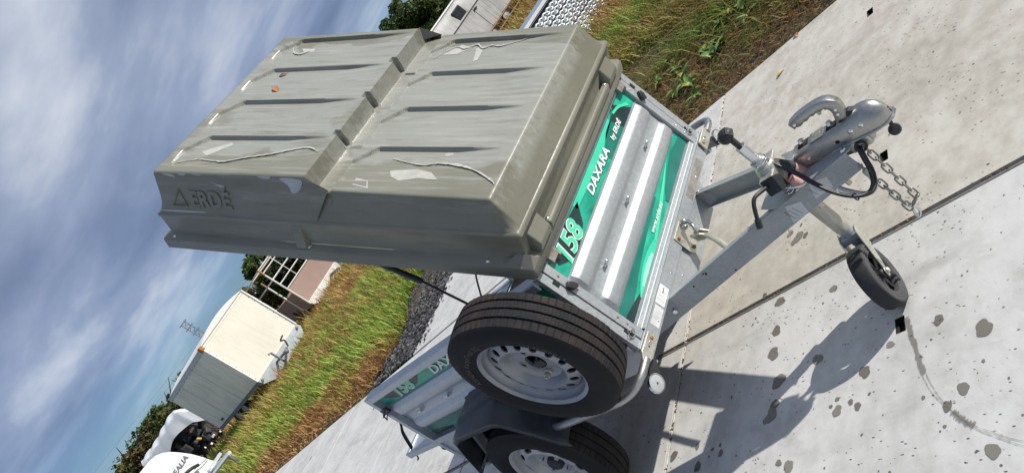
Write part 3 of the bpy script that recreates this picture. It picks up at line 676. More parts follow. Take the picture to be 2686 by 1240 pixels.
# open tailgate lying level
m = MB(); m.box(-1.955, XR - .012, -.505, .505, .470, .480); m.box(-1.958, -1.925, -.507, .507, .452, .489)
for s_ in (-1, 1): m.box(-1.93, XR - .02, s_ * .507 if s_ < 0 else .48, -.48 if s_ < 0 else .507, .454, .487)
m.box(-1.80, -1.74, -.48, .48, .458, .468); m.box(-1.64, -1.60, -.48, .48, .458, .468)
tg = m.build('tailgate', M_GALVS, T, None, .002)
for y in (-.49, .49):
    q = MB(); q.tube(cr([V(-1.92, y, .452), V(-1.925, y, .44), V(-1.93, y - .004, .428), V(-1.94, y - .012, .422)], 3), .004, 6); q.build('hook', M_BLK, tg, 60)
# mudguards, wheels
def lathe_wheel_profile(): pass
def tyre(M, parent, mat, wd=.145, Ro=.278, Ri=.172, letters=None):
    # tread blocks are real geometry: three grooves, and shoulder/centre blocks split by sipes
    hw = wd / 2
    prof = [(Ri, hw - .018), (Ri + .006, hw - .008), (Ri + .03, hw + .003), (Ri + .06, hw + .004), (Ro - .026, hw - .004), (Ro - .013, hw - .011)]
    tr = [(-.062, 0), (-.048, -1), (-.0265, 0)]
    n = 520; bl = 7                                      # angular steps, block period
    ys = [hw - .013, .0345, .0325, .0285, .0265, .0035, .0020, -.0020, -.0035, -.0265, -.0285, -.0325, -.0345, -hw + .013]
    dep = [0, 0, 1, 1, 0, 0, 1, 1, 0, 0, 1, 1, 0, 0]
    vs = []; fs = []; uvs = []
    side = prof; ring = len(side) * 2 + len(ys)
    for i in range(n):
        w = 2 * math.pi * i / n; ph = i % bl
        row = [(r_, z_) for r_, z_ in side]
        for y_, d_ in zip(ys, dep):
            crown = Ro - 9.0 * (y_ / 1.0) ** 2 * .13 - .0005
            sip = 0
            if (ph + (3 if .004 < abs(y_) < .028 else 0) + (2 if y_ < 0 else 0)) % bl == 0:
                sip = .0026 if abs(y_) > .030 else .0022
            shift = .012 * math.copysign(1, y_) if False else 0
            row.append((crown - .0065 * d_ - sip * (1 - d_), y_))
        row += [(r_, -z_) for r_, z_ in reversed(side)]
        for j, (r_, z_) in enumerate(row):
            # chevron sweep of the sipes
            ww = w + (.030 * (1 - abs(abs(z_) - .017) / .017) if abs(z_) < .034 else .0) * 1.0
            vs.append((r_ * math.cos(ww), r_ * math.sin(ww), z_))
    for i in range(n):
        j = (i + 1) % n
        for k in range(ring - 1): fs.append((i * ring + k, j * ring + k, j * ring + k + 1, i * ring + k + 1))
    me = bpy.data.meshes.new('tyre'); me.from_pydata([tuple(M @ Vector(v)) for v in vs], [], fs)
    uv = me.uv_layers.new(name='UVMap'); vz = [v[2] / hw for v in vs]
    dat = np.zeros((len(me.loops), 2)); vi = np.empty(len(me.loops), np.int32); me.loops.foreach_get('vertex_index', vi)
    dat[:, 0] = (vi // ring) / n; dat[:, 1] = np.array(vz)[vi]; uv.data.foreach_set('uv', dat.ravel())
    o = link('tyre', me, mat, parent, 28)
    for body, size, ang, rad, sp in letters or []:
        def bend(v, ang=ang, rad=rad):
            w = ang - v.x / rad; rr = rad + v.y
            zz = hw + .0035 - max(0, rr - .235) * .25 + v.z
            return M @ Vector((rr * math.cos(w), rr * math.sin(w), zz))
        text('sidewall_lettering', body, size, bend, simple('tyre_letter', (.045, .045, .05), .55, 0, .1, 40, 0), o, 0, .0002, .0008, spacing=sp)
    return o
def rim(M, parent, mat, holes=16, hole_r=.0125, hole_at=.128, slots=False, hub=.036):
    m = MB()
    # barrel with flanged lips, seen inside the tyre
    prof = [(.158, -.062), (.176, -.058), (.180, -.054), (.165, -.046), (.150, -.02), (.148, .02), (.158, .034), (.163, .040), (.165, .054), (.172, .060), (.1785, .0635), (.182, .0615), (.1815, .056)]
    m.lathe(prof, 64, M)
    o = m.build('rim', mat, parent, 35)
    # disc: dish rises towards the rim, ring of oval openings
    zf = lambda r_: float(np.interp(r_, [.03, .042, .060, .085, .097, .108, .120, .140, .150], [.012, .011, .010, .014, .033, .044, .0425, .034, .027]))
    d = MB(); na = holes
    rings = [hub, hub + .006, .05, .062, .075, .086, .092, .098, .104, .109]
    nn = na * 8
    Gr = [[(r_ * math.cos(2 * math.pi * i / nn), r_ * math.sin(2 * math.pi * i / nn), zf(r_)) for i in range(nn + 1)] for r_ in rings]
    d.grid(Gr, M)
    d.lathe([(hub, zf(hub)), (hub - .002, zf(hub) - .012)], nn, M)
    r0, r1 = .109, .149
    for h in range(na):
        c0 = 2 * math.pi * h / na; c1 = 2 * math.pi * (h + 1) / na; cm = (c0 + c1) / 2
        B = [(r0, c0 + (c1 - c0) * k / 8) for k in range(9)] + [(r0 + (r1 - r0) * k / 4, c1) for k in (1, 2, 3)] + [(r1, c1 - (c1 - c0) * k / 8) for k in range(9)] + [(r1 - (r1 - r0) * k / 4, c0) for k in (1, 2, 3)]
        nb = len(B); vs = [(r_ * math.cos(a_), r_ * math.sin(a_), zf(r_)) for r_, a_ in B]
        H = []
        for r_, a_ in B:
            th = math.atan2((r_ - hole_at), (a_ - cm) * hole_at)
            e = (1.0, 1.15) if not slots else (1.7, .75)
            rr = hole_at + hole_r * e[1] * math.sin(th); aa = cm + hole_r * e[0] * math.cos(th) / hole_at
            H.append((rr, aa))
        vs += [(r_ * math.cos(a_), r_ * math.sin(a_), zf(r_) - .0005) for r_, a_ in H] + [(r_ * math.cos(a_), r_ * math.sin(a_), zf(r_) - .006) for r_, a_ in H]
        fs = [(k, (k + 1) % nb, nb + (k + 1) % nb, nb + k) for k in range(nb)] + [(nb + k, nb + (k + 1) % nb, 2 * nb + (k + 1) % nb, 2 * nb + k) for k in range(nb)]
        d.add(vs, fs, M)
    d.build('disc', mat, parent, 40)
    return o
def wheel(name, M, rimmat, tymat, parent, spare):
    w = node(name, parent)
    tyre(M, w, tymat, letters=[('KENDA KargoTrail 3G', .026, 2.75, .198, 1.05), ('145/80R13', .024, .62, .200, 1.1)] if spare else [('KENDA KargoTrail', .026, 4.3, .198, 1.05)])
    rim(M, w, rimmat, 16 if spare else 10, .0125 if spare else .014, slots=not spare)
    m = MB(); m.lathe([(.0001, -.040), (.150, -.040), (.150, -.046), (.0001, -.046)], 32, M); m.build('spare_shade_disc' if spare else 'wheel_shade_disc', M_DARK, w)  # added black disc, stands in for the shade behind the rim holes
    if spare:
        for k in range(4):
            a = -1.75 + k * math.pi / 2; c = (.0565 * math.cos(a), .0565 * math.sin(a))
            if k == 0:
                m = MB(); m.lathe([(.001, .040), (.0055, .040), (.0058, .032), (.0105, .032), (.0105, .020), (.014, .018), (.014, .008)], 12, M @ Matrix.Translation((*c, 0))); m.build('wheel_nut', M_ZOLD, w, 40)
            else:
                m = MB(); m.lathe([(.0145, .0115), (.011, .013), (.0085, .010), (.0084, .0)], 16, M @ Matrix.Translation((*c, 0))); m.build('bolt_seat', rimmat, w, 50)
                m = MB(); m.lathe([(.0001, .0108), (.0084, .0108)], 14, M @ Matrix.Translation((*c, .0006))); m.build('bolt_hole', M_DARK, w)
    else:
        m = MB(); m.lathe([(.0001, .034), (.026, .034), (.033, .028), (.036, .004)], 20, M); m.build('hub_cap', M_BLK, w, 40)
        for k in range(4):
            a = .5 + k * math.pi / 2; m = MB(); m.lathe([(.0001, .030), (.0085, .030), (.0095, .026), (.0095, .010)], 6, M @ Matrix.Translation((.056 * math.cos(a), .056 * math.sin(a), 0))); m.build('wheel_nut', M_CHROME, w, 20)
    return w
# spare wheel, leaning slightly outwards at the top, carried on a bracket on the right side
nrm = -Vector((.0098, 1, .0846)).normalized(); xa = Vector((1, 0, 0)); xa = (xa - nrm * xa.dot(nrm)).normalized(); ya = nrm.cross(xa)
cS = Vector((-.1354, -.7485, .7474)) - nrm * .0615
MS = frame(xa, ya, nrm, cS)
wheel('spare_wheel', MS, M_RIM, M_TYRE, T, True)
m = MB(); m.box(-.16, -.11, -.70, -.53, .725, .75); m.box(-.20, -.07, -.545, -.538, .64, .83); m.tube([cS + nrm * (-.06), cS + nrm * .012 + ya * -.0], .006, 8); m.tube(cr([cS + nrm * -.02 + V(.01, 0, .03), cS + nrm * .005 + V(.012, 0, .01), cS + nrm * .008 + V(.0, 0, -.02), cS + nrm * .0 + V(-.02, 0, -.03)], 4), .003, 6)
m.build('spare_bracket', M_BLK, T, None, .002)
MW = frame((1, 0, 0), (0, 0, 1), (0, -1, 0), (-.722, -.72 + .0615, .278))
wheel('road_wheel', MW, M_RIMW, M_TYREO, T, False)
MWL = frame((-1, 0, 0), (0, 0, 1), (0, 1, 0), (-.722, .72 - .0615, .278))
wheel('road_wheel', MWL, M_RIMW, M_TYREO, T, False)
m = MB(); m.box(-.752, -.692, -.60, .60, .25, .31); m.build('axle', M_GALVD, T, None, .004)
for sgn in (-1, 1):
    yo, yi = sgn * .742, sgn * .538
    P = [(-.405, .425), (-.445, .452), (-.50, .535), (-.58, .632), (-.615, .646), (-.88, .648), (-.925, .634), (-.985, .55), (-1.05, .44), (-1.085, .40)]
    m = MB(); Gr = []
    for x, z in P:
        Gr.append([(x, yo, z - .028), (x, yo - sgn * .004, z - .008), (x, yo - sgn * .02, z), (x, yo - sgn * .055, z + .004), (x, yo - sgn * .075, z + .014), (x, yi, z + .016)])
    m.grid(Gr)
    mg = m.build('mudguard', M_MUD, T, 40); md = mg.modifiers.new('thickness', 'SOLIDIFY'); md.thickness = .003
    m = MB(); m.prism([(-.93, .655), (-1.10, .39), (-1.06, .36), (-1.0, .40), (-.93, .53), (-.82, .60), (-.62, .60), (-.55, .655)], 'y', min(yi, yi + sgn * .012), max(yi, yi + sgn * .012)); m.build('mudguard_skirt', M_MUD, T)
    m = MB(); m.prism([(yi, .415), (yo - sgn * .03, .415), (yo - sgn * .03, .425), (yi, .425)], 'x', -1.10, -1.06); m.prism([(-.93, .612), (-.91, .612), (-1.062, .40), (-1.082, .40)], 'y', yi + sgn * .07, yi + sgn * .115); m.box(-1.115, -1.045, min(yi, yo - sgn * .06), max(yi, yo - sgn * .06), .392, .412); m.build('mudguard_stay', M_GALVD, T, None, .002)
    # tubular guard in front of the wheel
    q = [V(.016, sgn * .50, .468), V(.014, sgn * .56, .466), V(.006, sgn * .625, .462), V(-.02, sgn * .666, .46), V(-.07, sgn * .686, .46), V(-.14, sgn * .690, .46), V(-.28, sgn * .690, .459), V(-.41, sgn * .690, .458), V(-.46, sgn * .682, .458), V(-.50, sgn * .655, .458), V(-.512, sgn * .60, .458), V(-.512, sgn * .54, .458)]
    m = MB(); m.tube(cr(q[1:], 5), .0145, 14); m.build('tube_guard', M_ZINC, T, 60)
    m = MB(); m.prism([(sgn * .462, .445), (sgn * .468, .49), (sgn * .55, .492), (sgn * .575, .478), (sgn * .575, .455), (sgn * .55, .446)], 'x', .0135, .0215); tb = m.build('tube_bracket', M_BPLATE, T, None, .002)
    for k, (dy, mt, r_) in enumerate(((.483, M_RUST, .008), (.502, M_CHROME, .006), (.518, M_DARK, .0035))):
        q = MB(); q.ball((.0215, sgn * dy, .471), r_, 8, (.55, 1, 1)); q.build('bolt', mt, tb, 60)
    # round white reflector on a stalk
    m = MB(); Mx = frame((0, 1, 0), (0, 0, 1), (1, 0, 0), (.0, sgn * .606, .397)); m.lathe([(.0001, .004), (.027, .004), (.029, .003)], 28, Mx); rf = m.build('reflector', M_REFL, T, 40)
    m = MB(); m.lathe([(.029, .0045), (.0325, .004), (.0325, -.006), (.0001, -.006)], 28, Mx); m.build('housing', M_CHROME, rf, 40)
    m = MB(); m.lathe([(.0001, .007), (.003, .007), (.003, .004)], 8, Mx); m.build('screw', M_INK, rf)
    m = MB(); m.prism([(sgn * .50, .43), (sgn * .53, .455), (sgn * .63, .402), (sgn * .585, .372)], 'x', -.014, -.007); m.build('reflector_arm', M_BLK, T)
# gas strut
for sgn in (-1, 1):
    m = MB(); m.cyl((-.525, sgn * .485, 1.33), (-.452, sgn * .485, 1.128), .011, 12); sb_ = m.build('gas_strut', M_BLK, T, 40)
    m = MB(); m.cyl((-.452, sgn * .485, 1.128), (-.40, sgn * .485, .90), .0048, 8); m.build('rod', M_BLKS, sb_, 40)

# --- raised lid
AL = R_(41.35); O_ = Vector((.027, 0, .908)); U_ = Vector((-math.cos(AL), 0, math.sin(AL))); N_ = Vector((math.sin(AL), 0, math.cos(AL)))
ML = frame(U_, (0, -1, 0), N_, O_)
def lw(u, y, v):                          # lid-local point; the far edge is a little shorter (the lid sits slightly twisted)
    s_ = (y + .02) / .53
    return (u * (1 - .018 * (s_ + 1)), -y, v)
YC = -.018
pk = [(-.422, -.250), (-.208, -.035), (.006, .180), (.220, .392)]
def vtop(u): return float(np.interp(u, [.0, .690, .702, .768, .782, 1.6], [.262, .262, .250, .249, .308, .312]))
def sm(x): x = np.clip(x, 0, 1); return x * x * (3 - 2 * x)
def pocket(u, y):
    dd = 0.
    for (y0, y1) in pk:
        for (uf, ur) in ((.15, .698), (.80, 1.450)):
            ch = .052
            e = min((y - y0) / .012, (y1 - y) / .0075, (ur - u) / .010)
            e = min(e, ((ur - u) + (y - y0) - ch * .55) / .010, ((ur - u) * 1.0 + (y1 - y) * 1.0 - ch * 1.5) / .010)
            if e > 0 and u > uf:
                run = min(1., (u - uf) / ((ur - uf) * .30)) ** .8
                dd = max(dd, .0155 * float(sm(e)) * run * (.30 + .70 * (y - y0) / (y1 - y0)))
    for yr in (-.229, -.0145, .200):            # slots through the step between the two halves
        if abs(y - yr) < .013 and .752 < u < .800: dd = max(dd, vtop(u) - .246 if u < .792 else .03)
        elif abs(y - yr) < .017 and .70 < u < .752: dd = min(dd, -.006)
    return dd
us = sorted(set([round(x, 4) for x in list(np.arange(.115, 1.485, .0062)) + [.690, .694, .698, .702, .766, .770, .774, .778, .782, .786] + list(np.arange(1.40, 1.455, .003)) + list(np.arange(.64, .70, .003))]))
ys_ = sorted(set([round(x, 4) for x in list(np.arange(-.42, .40, .0068)) + [v for a, b in pk for v in (a - .001, a + .003, a + .006, a + .009, a + .012, b - .008, b - .0055, b - .003, b + .001)]]))
def hw_(u): return float(np.interp(u, [0, .106, .69, .70, .78, 1.49], [.463, .463, .450, .447, .436, .436]))
def row(u, k=1.):
    h = hw_(u); vt = vtop(u); R0 = (-.514, .157); L0 = (.489, .157); yr, yl = YC - h, YC + h
    pts = []
    def wall(y0, y1):
        q = [(y0, .157), (y0 + (y1 - y0) * .04, .157 + (vt - .157) * .03)]
        for t in (.3, .6, .9, .96): q.append((y0 + (y1 - y0) * t, .157 + (vt - .157) * t))
        q.append((y1 + (.0035 if y1 < 0 else -.0035), vt - .001)); q.append((y1 + (.009 if y1 < 0 else -.009), vt)); return q
    pts += wall(R0[0], yr)
    pts += [(y, vt - pocket(u, y)) for y in ys_]
    pts += list(reversed(wall(L0[0], yl)))
    return pts
Gr = []
r1 = row(.112); z0 = .157
for t in (0., .03, .3, .6, .9, .97):
    Gr.append([lw(.036 + t * .070, y * (1 + .0 * t), min(v, z0 + (v - z0) * t) if t < 1 else v) for y, v in r1])
Gr.append([lw(.1085, y, v - .0008) for y, v in r1])
for u in us: Gr.append([lw(u, y, v) for y, v in row(u)])
rL = row(1.487)
Gr.append([lw(1.4915, y, v - .0008) for y, v in rL])
for t in (.97, .9, .6, .3, .03, 0.): Gr.append([lw(1.54 - t * .046, y, z0 + (v - z0) * t) for y, v in rL])
m = MB(); m.grid(Gr)
# lower rings: ledge, wall, shelf, skirt
def ring(u0, u1, y0, y1, v, c=.012, n=1):
    return [lw(u0 + c, y0, v), lw(u1 - c, y0, v), lw(u1, y0 + c, v), lw(u1, y1 - c, v), lw(u1 - c, y1, v), lw(u0 + c, y1, v), lw(u0, y1 - c, v), lw(u0, y0 + c, v), lw(u0 + c, y0, v)]
m.grid([ring(.036, 1.54, -.514, .489, .1575, .004), ring(.026, 1.547, -.519, .494, .153, .006), ring(.022, 1.549, -.521, .496, .146, .008), ring(.030, 1.546, -.519, .497, .135, .008), ring(.034, 1.549, -.520, .500, .056, .008), ring(.031, 1.552, -.523, .503, .051, .008), ring(.006, 1.581, -.547, .531, .0455, .012), ring(.001, 1.586, -.5515, .5355, .040, .014), ring(-.001, 1.589, -.554, .538, .0, .014), ring(.004, 1.584, -.549, .533, .0, .014), ring(.010, 1.58, -.543, .527, .038, .014), ring(.04, 1.54, -.51, .49, .045, .01)])
lid_me = bpy.data.meshes.new('lid'); lid_me.from_pydata(m.v, [], m.f)
b = bmesh.new(); b.from_mesh(lid_me); bmesh.ops.remove_doubles(b, verts=b.verts, dist=2e-4); bmesh.ops.recalc_face_normals(b, faces=b.faces); b.to_mesh(lid_me); b.free()
lid = link('lid', lid_me, M_LID, None, 50); lid.parent = T; lid.matrix_basis = Matrix.Translation(-Vector(ROOT[T.name])) @ ML
def lidpart(m, name, mat, **k):
    o = m.build(name, mat, None, **k); o.parent = lid; return o
# blocks and bar on the front edge
for y in (-.43, .40):
    m = MB(); a, b_ = y - .052, y + .052
    m.add([lw(-.004, a, .046), lw(-.004, b_, .046), lw(.036, a + .006, .128), lw(.036, b_ - .006, .128), lw(.036, a, .040), lw(.036, b_, .040), lw(-.006, a + .01, .075), lw(-.006, b_ - .01, .075)],
          [(0, 1, 7, 6), (6, 7, 3, 2), (0, 6, 2, 4), (1, 5, 3, 7), (0, 4, 5, 1)]); lidpart(m, 'corner_block', M_LID, bevel=.004)
m = MB(); q = [(lw(u, -.372, v), lw(u, .342, v)) for u, v in ((-.003, .042), (-.003, .064), (.004, .070), (.020, .070), (.024, .064), (.024, .045))]
m.add([a for a, b_ in q] + [b_ for a, b_ in q], [(i, i + 1, i + 7, i + 6) for i in range(5)] + [(0, 1, 2, 3, 4, 5), (11, 10, 9, 8, 7, 6)]); lidpart(m, 'front_bar', M_LID, bevel=.003)
m = MB(); m.add([lw(.86, -.519, .135), lw(.90, -.519, .135), lw(.865, -.547, .05), lw(.905, -.547, .05), lw(.855, -.519, .05), lw(.915, -.519, .05)], [(0, 1, 3, 2), (0, 2, 4), (1, 5, 3)]); lidpart(m, 'side_gusset', M_LID, bevel=.002)
m = MB(); m.add([lw(.0, -.552, .041), lw(.11, -.548, .042), lw(.06, -.520, .075), lw(.012, -.520, .075), lw(-.0, -.50, .044)], [(0, 1, 2, 3), (0, 3, 4)]); lidpart(m, 'side_gusset', M_LID, bevel=.002)
for u, y in ((.012, -.362), (.012, .332), (.16, -.534), (.86, -.534), (1.52, -.534), (.16, .517), (.86, .517)):
    v = .0705 if u < .1 else .0485
    m = MB(); m.lathe([(.0001, .004), (.005, .0035), (.008, .001), (.0085, 0)], 14, Matrix.Translation(lw(u, y, v))); lidpart(m, 'screw', M_CHROME, smooth=60)
# step wedge where the rear half stands proud of the front half
for sgn, yb in ((-1, -.455), (1, .418)):
    m = MB(); m.add([lw(.786, YC + sgn * .440, .3085), lw(.70, YC + sgn * .452, .2625), lw(.70, YC + sgn * .447, .256), lw(.776, YC + sgn * .50, .16), lw(.775, YC + sgn * .42, .262)], [(0, 1, 4), (0, 3, 1)]); lidpart(m, 'step_wedge', M_LID)
# moulded maker's mark on the lid's right wall
wu = Vector((0, -.066 * -1, .151)).normalized()
def wallpt(u, v, o=0.):
    t = (v - .157) / (.31 - .157); y = -.514 + t * (-.454 + .514); return Vector(lw(u, y, v)) + Vector((0, 1, .38)).normalized() * o
ax = Vector((-1, 0, 0)); up = (wallpt(1.3, .25) - wallpt(1.3, .19)).normalized(); nz = ax.cross(up)
for ch in (('ERDÉ', 1.338, .187, .088, .195),):
    Mt = frame(ax, up, nz, wallpt(ch[1], ch[2], .0005)); t_ = text('moulded_name', ch[0], ch[3], Mt, M_LID, None, 0, .0028, .005, width=ch[4]); t_.parent = lid
    md = t_.modifiers.new('bevel', 'BEVEL'); md.width = .0012; md.segments = 2
P = [wallpt(1.440, .189, .002), wallpt(1.386, .249, .002), wallpt(1.366, .189, .002)]
m = MB(); m.tube(P, .0035, 6, closed=True); lidpart(m, 'moulded_triangle', M_LID, smooth=60)
# protective film peeling along the right edge
def film_edge(pts, vv, w=.0025, seed=1, up_=.004):
    r = random.Random(seed); P = cr([(u, y, 0) for u, y in pts], 8); m = MB(); Gr = []
    for i, p in enumerate(P):
        h = (.4 + .6 * r.random()) * up_ * math.sin(math.pi * min(1, max(.02, i / len(P)))) ** .5; ww = w * (.5 + r.random()) * (.5 + .8 * math.sin(math.pi * i / len(P)))
        v0 = vv - pocket(p.x, p.y) + .0008
        Gr.append([lw(p.x, p.y + ww * 2.2, v0), lw(p.x, p.y + ww, v0 + h * .6), lw(p.x, p.y, v0 + h), lw(p.x, p.y - ww, v0 + h * .8)])
    m.grid(Gr); lidpart(m, 'peeling_film', M_FILM, smooth=180)
film_edge([(1.438, -.405), (1.342, -.380), (1.25, -.386), (1.196, -.390), (1.115, -.366), (1.021, -.345), (.942, -.322), (.866, -.310), (.80, -.335)], .312, .0022, 1)
film_edge([(.542, -.300), (.421, -.330), (.36, -.322), (.299, -.328), (.213, -.355), (.13, -.405), (.113, -.42)], .264, .0022, 2)
film_edge([(.664, .271), (.602, .349), (.55, .335), (.506, .361), (.47, .33), (.438, .348), (.40, .34), (.368, .352), (.297, .385)], .264, .0022, 3)
film_edge([(1.40, .35), (1.36, .30), (1.31, .285), (1.28, .31)], .312, .0025, 4)
def film_patch(pts, fv, mat=M_FILM, off=.0009, n=1):
    P = cr([(a, b_, 0) for a, b_ in pts], n, True); m = MB()
    m.add([lw(p.x, p.y, fv(p.x, p.y) + off) for p in P], [tuple(range(len(P)))]); lidpart(m, 'film_scrap', mat)
tp = lambda u, y: vtop(u) - pocket(u, y)
film_patch([(.52, -.36), (.42, -.35), (.36, -.365), (.32, -.40), (.40, -.395), (.46, -.41), (.50, -.39)], tp)
film_patch([(.63, -.40), (.57, -.42), (.55, -.455), (.62, -.44)], tp); film_patch([(1.34, .335), (1.26, .325), (1.25, .30), (1.31, .305)], tp)
film_patch([(.64, .30), (.58, .37), (.52, .345), (.57, .30)], tp); film_patch([(.50, .34), (.47, .24), (.455, .25), (.465, .345)], tp); film_patch([(.36, -.27), (.33, -.262), (.32, -.275), (.345, -.283)], tp); film_patch([(1.36, -.33), (1.25, -.275), (1.235, -.29), (1.31, -.355)], tp)
wp = lambda u, y: 0
def wall_scrap(pts, mat=M_FILMB):
    P = cr([(a, b_, 0) for a, b_ in pts], 3, True); m = MB(); m.add([wallpt(p.x, p.y, .0012) for p in P], [tuple(range(len(P)))]); lidpart(m, 'film_scrap', mat)
mf = simple('peeled_film_grey', (.40, .42, .43), .4, 0, .15, 30, .2)
wall_scrap([(1.45, .305), (1.40, .303), (1.385, .292), (1.42, .296)], mf); wall_scrap([(1.37, .306), (1.33, .306), (1.335, .299), (1.36, .3)], mf)
wall_scrap([(1.30, .306), (1.255, .306), (1.26, .3)], mf); wall_scrap([(.99, .305), (.93, .306), (.94, .296), (.97, .298)], mf)
wall_scrap([(.89, .30), (.80, .296), (.815, .262), (.85, .25), (.86, .275)], mf); wall_scrap([(1.225, .285), (1.16, .255), (1.155, .268), (1.19, .272)], mf)
wall_scrap([(1.50, .169), (1.30, .170), (1.30, .165), (1.50, .164)], mf)
# hinges between lid and front board
for y in (-.43, .445):
    m = MB(); m.box(.0, .014, y - .02, y + .02, .872, .910); m.cyl((.014, y - .026, .905), (.014, y + .026, .905), .0075, 10); m.box(.002, .012, y + .022, y + .034, .862, .90)
    m.build('lid_hinge', simple('aged_zinc', (.35, .33, .30), .5, .6, .3, 80, .2), T, 40, .001)
lf = [(1.296, .152, .5, .035), (1.289, .053, 2.6, .055)]
for (u, y, a, ln), lb, nm in zip(lf, ('small curled brown leaf on the raised lid, the higher one', 'orange dry leaf with stalk lying on the raised lid'), ('curled_leaf', 'dry_leaf')):
    p = ML @ Vector(lw(u, y, tp(u, y) + .003)); dry_leaf(nm, lb, Matrix.Translation(p) @ ML.to_3x3().to_4x4() @ Matrix.Rotation(a, 4, 'Z'), ln, ln * .22, (.34, .12, .04) if ln > .04 else (.16, .06, .03))

# --- drawbar, coupling, jockey wheel
ZB0, ZB1 = .352, .435; SH = Matrix.Translation((.021, -.04, .024))
def beam(sgn):
    p0, p1 = (V(-.42, -.417, -.0168), V(.735, -.092, .0294)) if sgn < 0 else (V(-.42, .383, -.0168), V(.735, .002, .0294))
    d = (p1 - p0).normalized(); n = V(d.y, -d.x, 0).normalized() * (-1 if sgn > 0 else 1); up_ = d.cross(n) if sgn > 0 else n.cross(d)    # n: outwards
    up_ = up_ if up_.z > 0 else -up_; ln = (p1 - p0).length; M = frame(d, n, up_, p0)
    m = MB(); m.box(0, ln, -.0205, .0, ZB0, ZB1, M) if False else None
    m.box(0, ln, -.003, .0, ZB0, ZB1, M); m.box(0, ln, -.022, -.003, ZB1 - .003, ZB1, M); m.box(0, ln, -.022, -.003, ZB0, ZB0 + .003, M)
    o = m.build('drawbar_beam', M_GALVD, T, None, .0016); return o, M, ln
bR, MBR, lnR = beam(-1); bL, MBL, lnL = beam(1)
for s_ in (.44,): 
    q = MB(); q.lathe([(.0001, .009), (.009, .009), (.0105, .004), (.0105, 0)], 6, MBR @ frame((1, 0, 0), (0, 0, -1), (0, 1, 0), (s_, 0, .388))); q.build('bolt', M_CHROME, bR, 30)
for s_, z_ in ((.56, .412), (.62, .425), (.625, .417), (.628, .421), (.70, .36)):
    q = MB(); q.lathe([(.0001, .0006), (.0035, .0006)], 8, MBR @ frame((1, 0, 0), (0, 0, -1), (0, 1, 0), (s_, 0, z_))); q.build('hole', M_DARK, bR)
for a_, b_, z0_, z1_ in ((.945, 1.0, .358, .420), (1.045, 1.105, .374, .428)):
    q = MB(); q.prism([(a_, z0_), (b_ + .0, z0_ - .006), (b_ + .012, z1_ - .02), (a_ + .025, z1_)], 'y', .0004, .0009, MBR); st = q.build('beam_sticker', M_STICKER, bR)
    q = MB()
    for k in range(3): q.add([MBR @ Vector((a_ + .008 + k * .013, .0011, z1_ - .014 - k * .002)), MBR @ Vector((a_ + .0095 + k * .013, .0011, z1_ - .014 - k * .002)), MBR @ Vector((a_ + .016 + k * .013, .0011, z0_ + .006)), MBR @ Vector((a_ + .0145 + k * .013, .0011, z0_ + .006))], [(0, 1, 2, 3)])
    q.build('sticker_lines', M_INK, st)
# gusset between cross member and far beam, top plate under the coupling
m = MB(); m.prism([(.40, -.10), (.47, -.145), (.72, -.065), (.735, .055), (.60, .075), (.52, .105), (.44, .10)], 'z', .4345, .4395); tpz = m.build('coupling_plate', M_GALVD, T, None, .0015); tpz.matrix_basis = SH
for x, y in ((.70, -.055), (.52, -.085), (.48, .06)):
    q = MB(); q.lathe([(.0001, .007), (.008, .007), (.010, .003), (.010, 0)], 6, Matrix.Translation((x, y, .4405))); q.build('bolt', M_CHROME, tpz, 30)
q = MB(); q.tube([V(.535 + .0, -.118 + 0, .4405) + V(.012 * math.cos(w), .012 * math.sin(w), .004 + .002 * w) for w in np.linspace(0, 18, 40)], .0018, 5); q.build('spring', M_CHROME, tpz, 60)
m = MB(); m.prism([(.0, .355), (.10, .345), (.02, .44), (.0, .44)], 'y', .225, .232); m.build('gusset', M_GALVD, T)
cp = node('coupling', T, SH)
# pressed body: cross-section loft along x
def sect(x, w, h, z, n=14, flat=.6):
    o = []
    for k in range(n + 1):
        t = math.pi * k / n; cx = math.cos(t); sy = math.sin(t)
        e = flat
        o.append((x, -w * math.copysign(abs(cx) ** e, cx), z + h * sy ** e))
    o = [(x, -w, z - .012)] + o + [(x, w, z - .012)]
    return o
S = [sect(.556, .030, .038, .450, flat=.5), sect(.566, .032, .045, .449, flat=.45), sect(.62, .032, .047, .449, flat=.45), sect(.66, .033, .047, .449, flat=.45), sect(.715, .034, .048, .448, flat=.5), sect(.745, .035, .051, .447, flat=.55), sect(.765, .036, .056, .446, flat=.65), sect(.785, .037, .061, .446, flat=.8), sect(.805, .037, .062, .446, flat=.95), sect(.822, .034, .056, .446, flat=1), sect(.836, .027, .044, .446, flat=1), sect(.845, .016, .027, .446, flat=1), sect(.849, .005, .010, .446, flat=1)]
m = MB(); m.grid(S); m.add(S[0], [tuple(range(len(S[0])))]); body = m.build('body', M_ZINC, cp, 50)
m = MB()
Gr = [[(x, -w, z), (x, -w + .0045, z + .002), (x, w - .0045, z + .002), (x, w, z)] for x, w, z in ((.575, .037, .4405), (.70, .040, .440), (.75, .042, .437), (.80, .043, .433), (.832, .036, .431), (.850, .022, .430), (.858, .004, .430))]
m.grid(Gr); lip = m.build('lip', M_ZINC, cp, 50); lip.modifiers.new('thickness', 'SOLIDIFY').thickness = .006
for x, z, r_, mt in ((.778, .468, .0088, M_CHROME), (.745, .468, .0085, M_CHROME), (.696, .460, .0062, M_DARK), (.598, .460, .0065, M_CHROME)):
    q = MB(); q.lathe([(.0001, .004), (r_ * .8, .0035), (r_, .0015), (r_, -.01)], 16, frame((1, 0, 0), (0, 0, 1), (0, -1, 0), (x, -.0328, z))); q.build('rivet', mt, cp, 50)
m = MB(); m.box(.627, .675, -.022, .022, .4960, .4980); stp = m.build('stamp_plate', M_ZINC, cp, None, .001)
q = MB(); rr = random.Random(2)
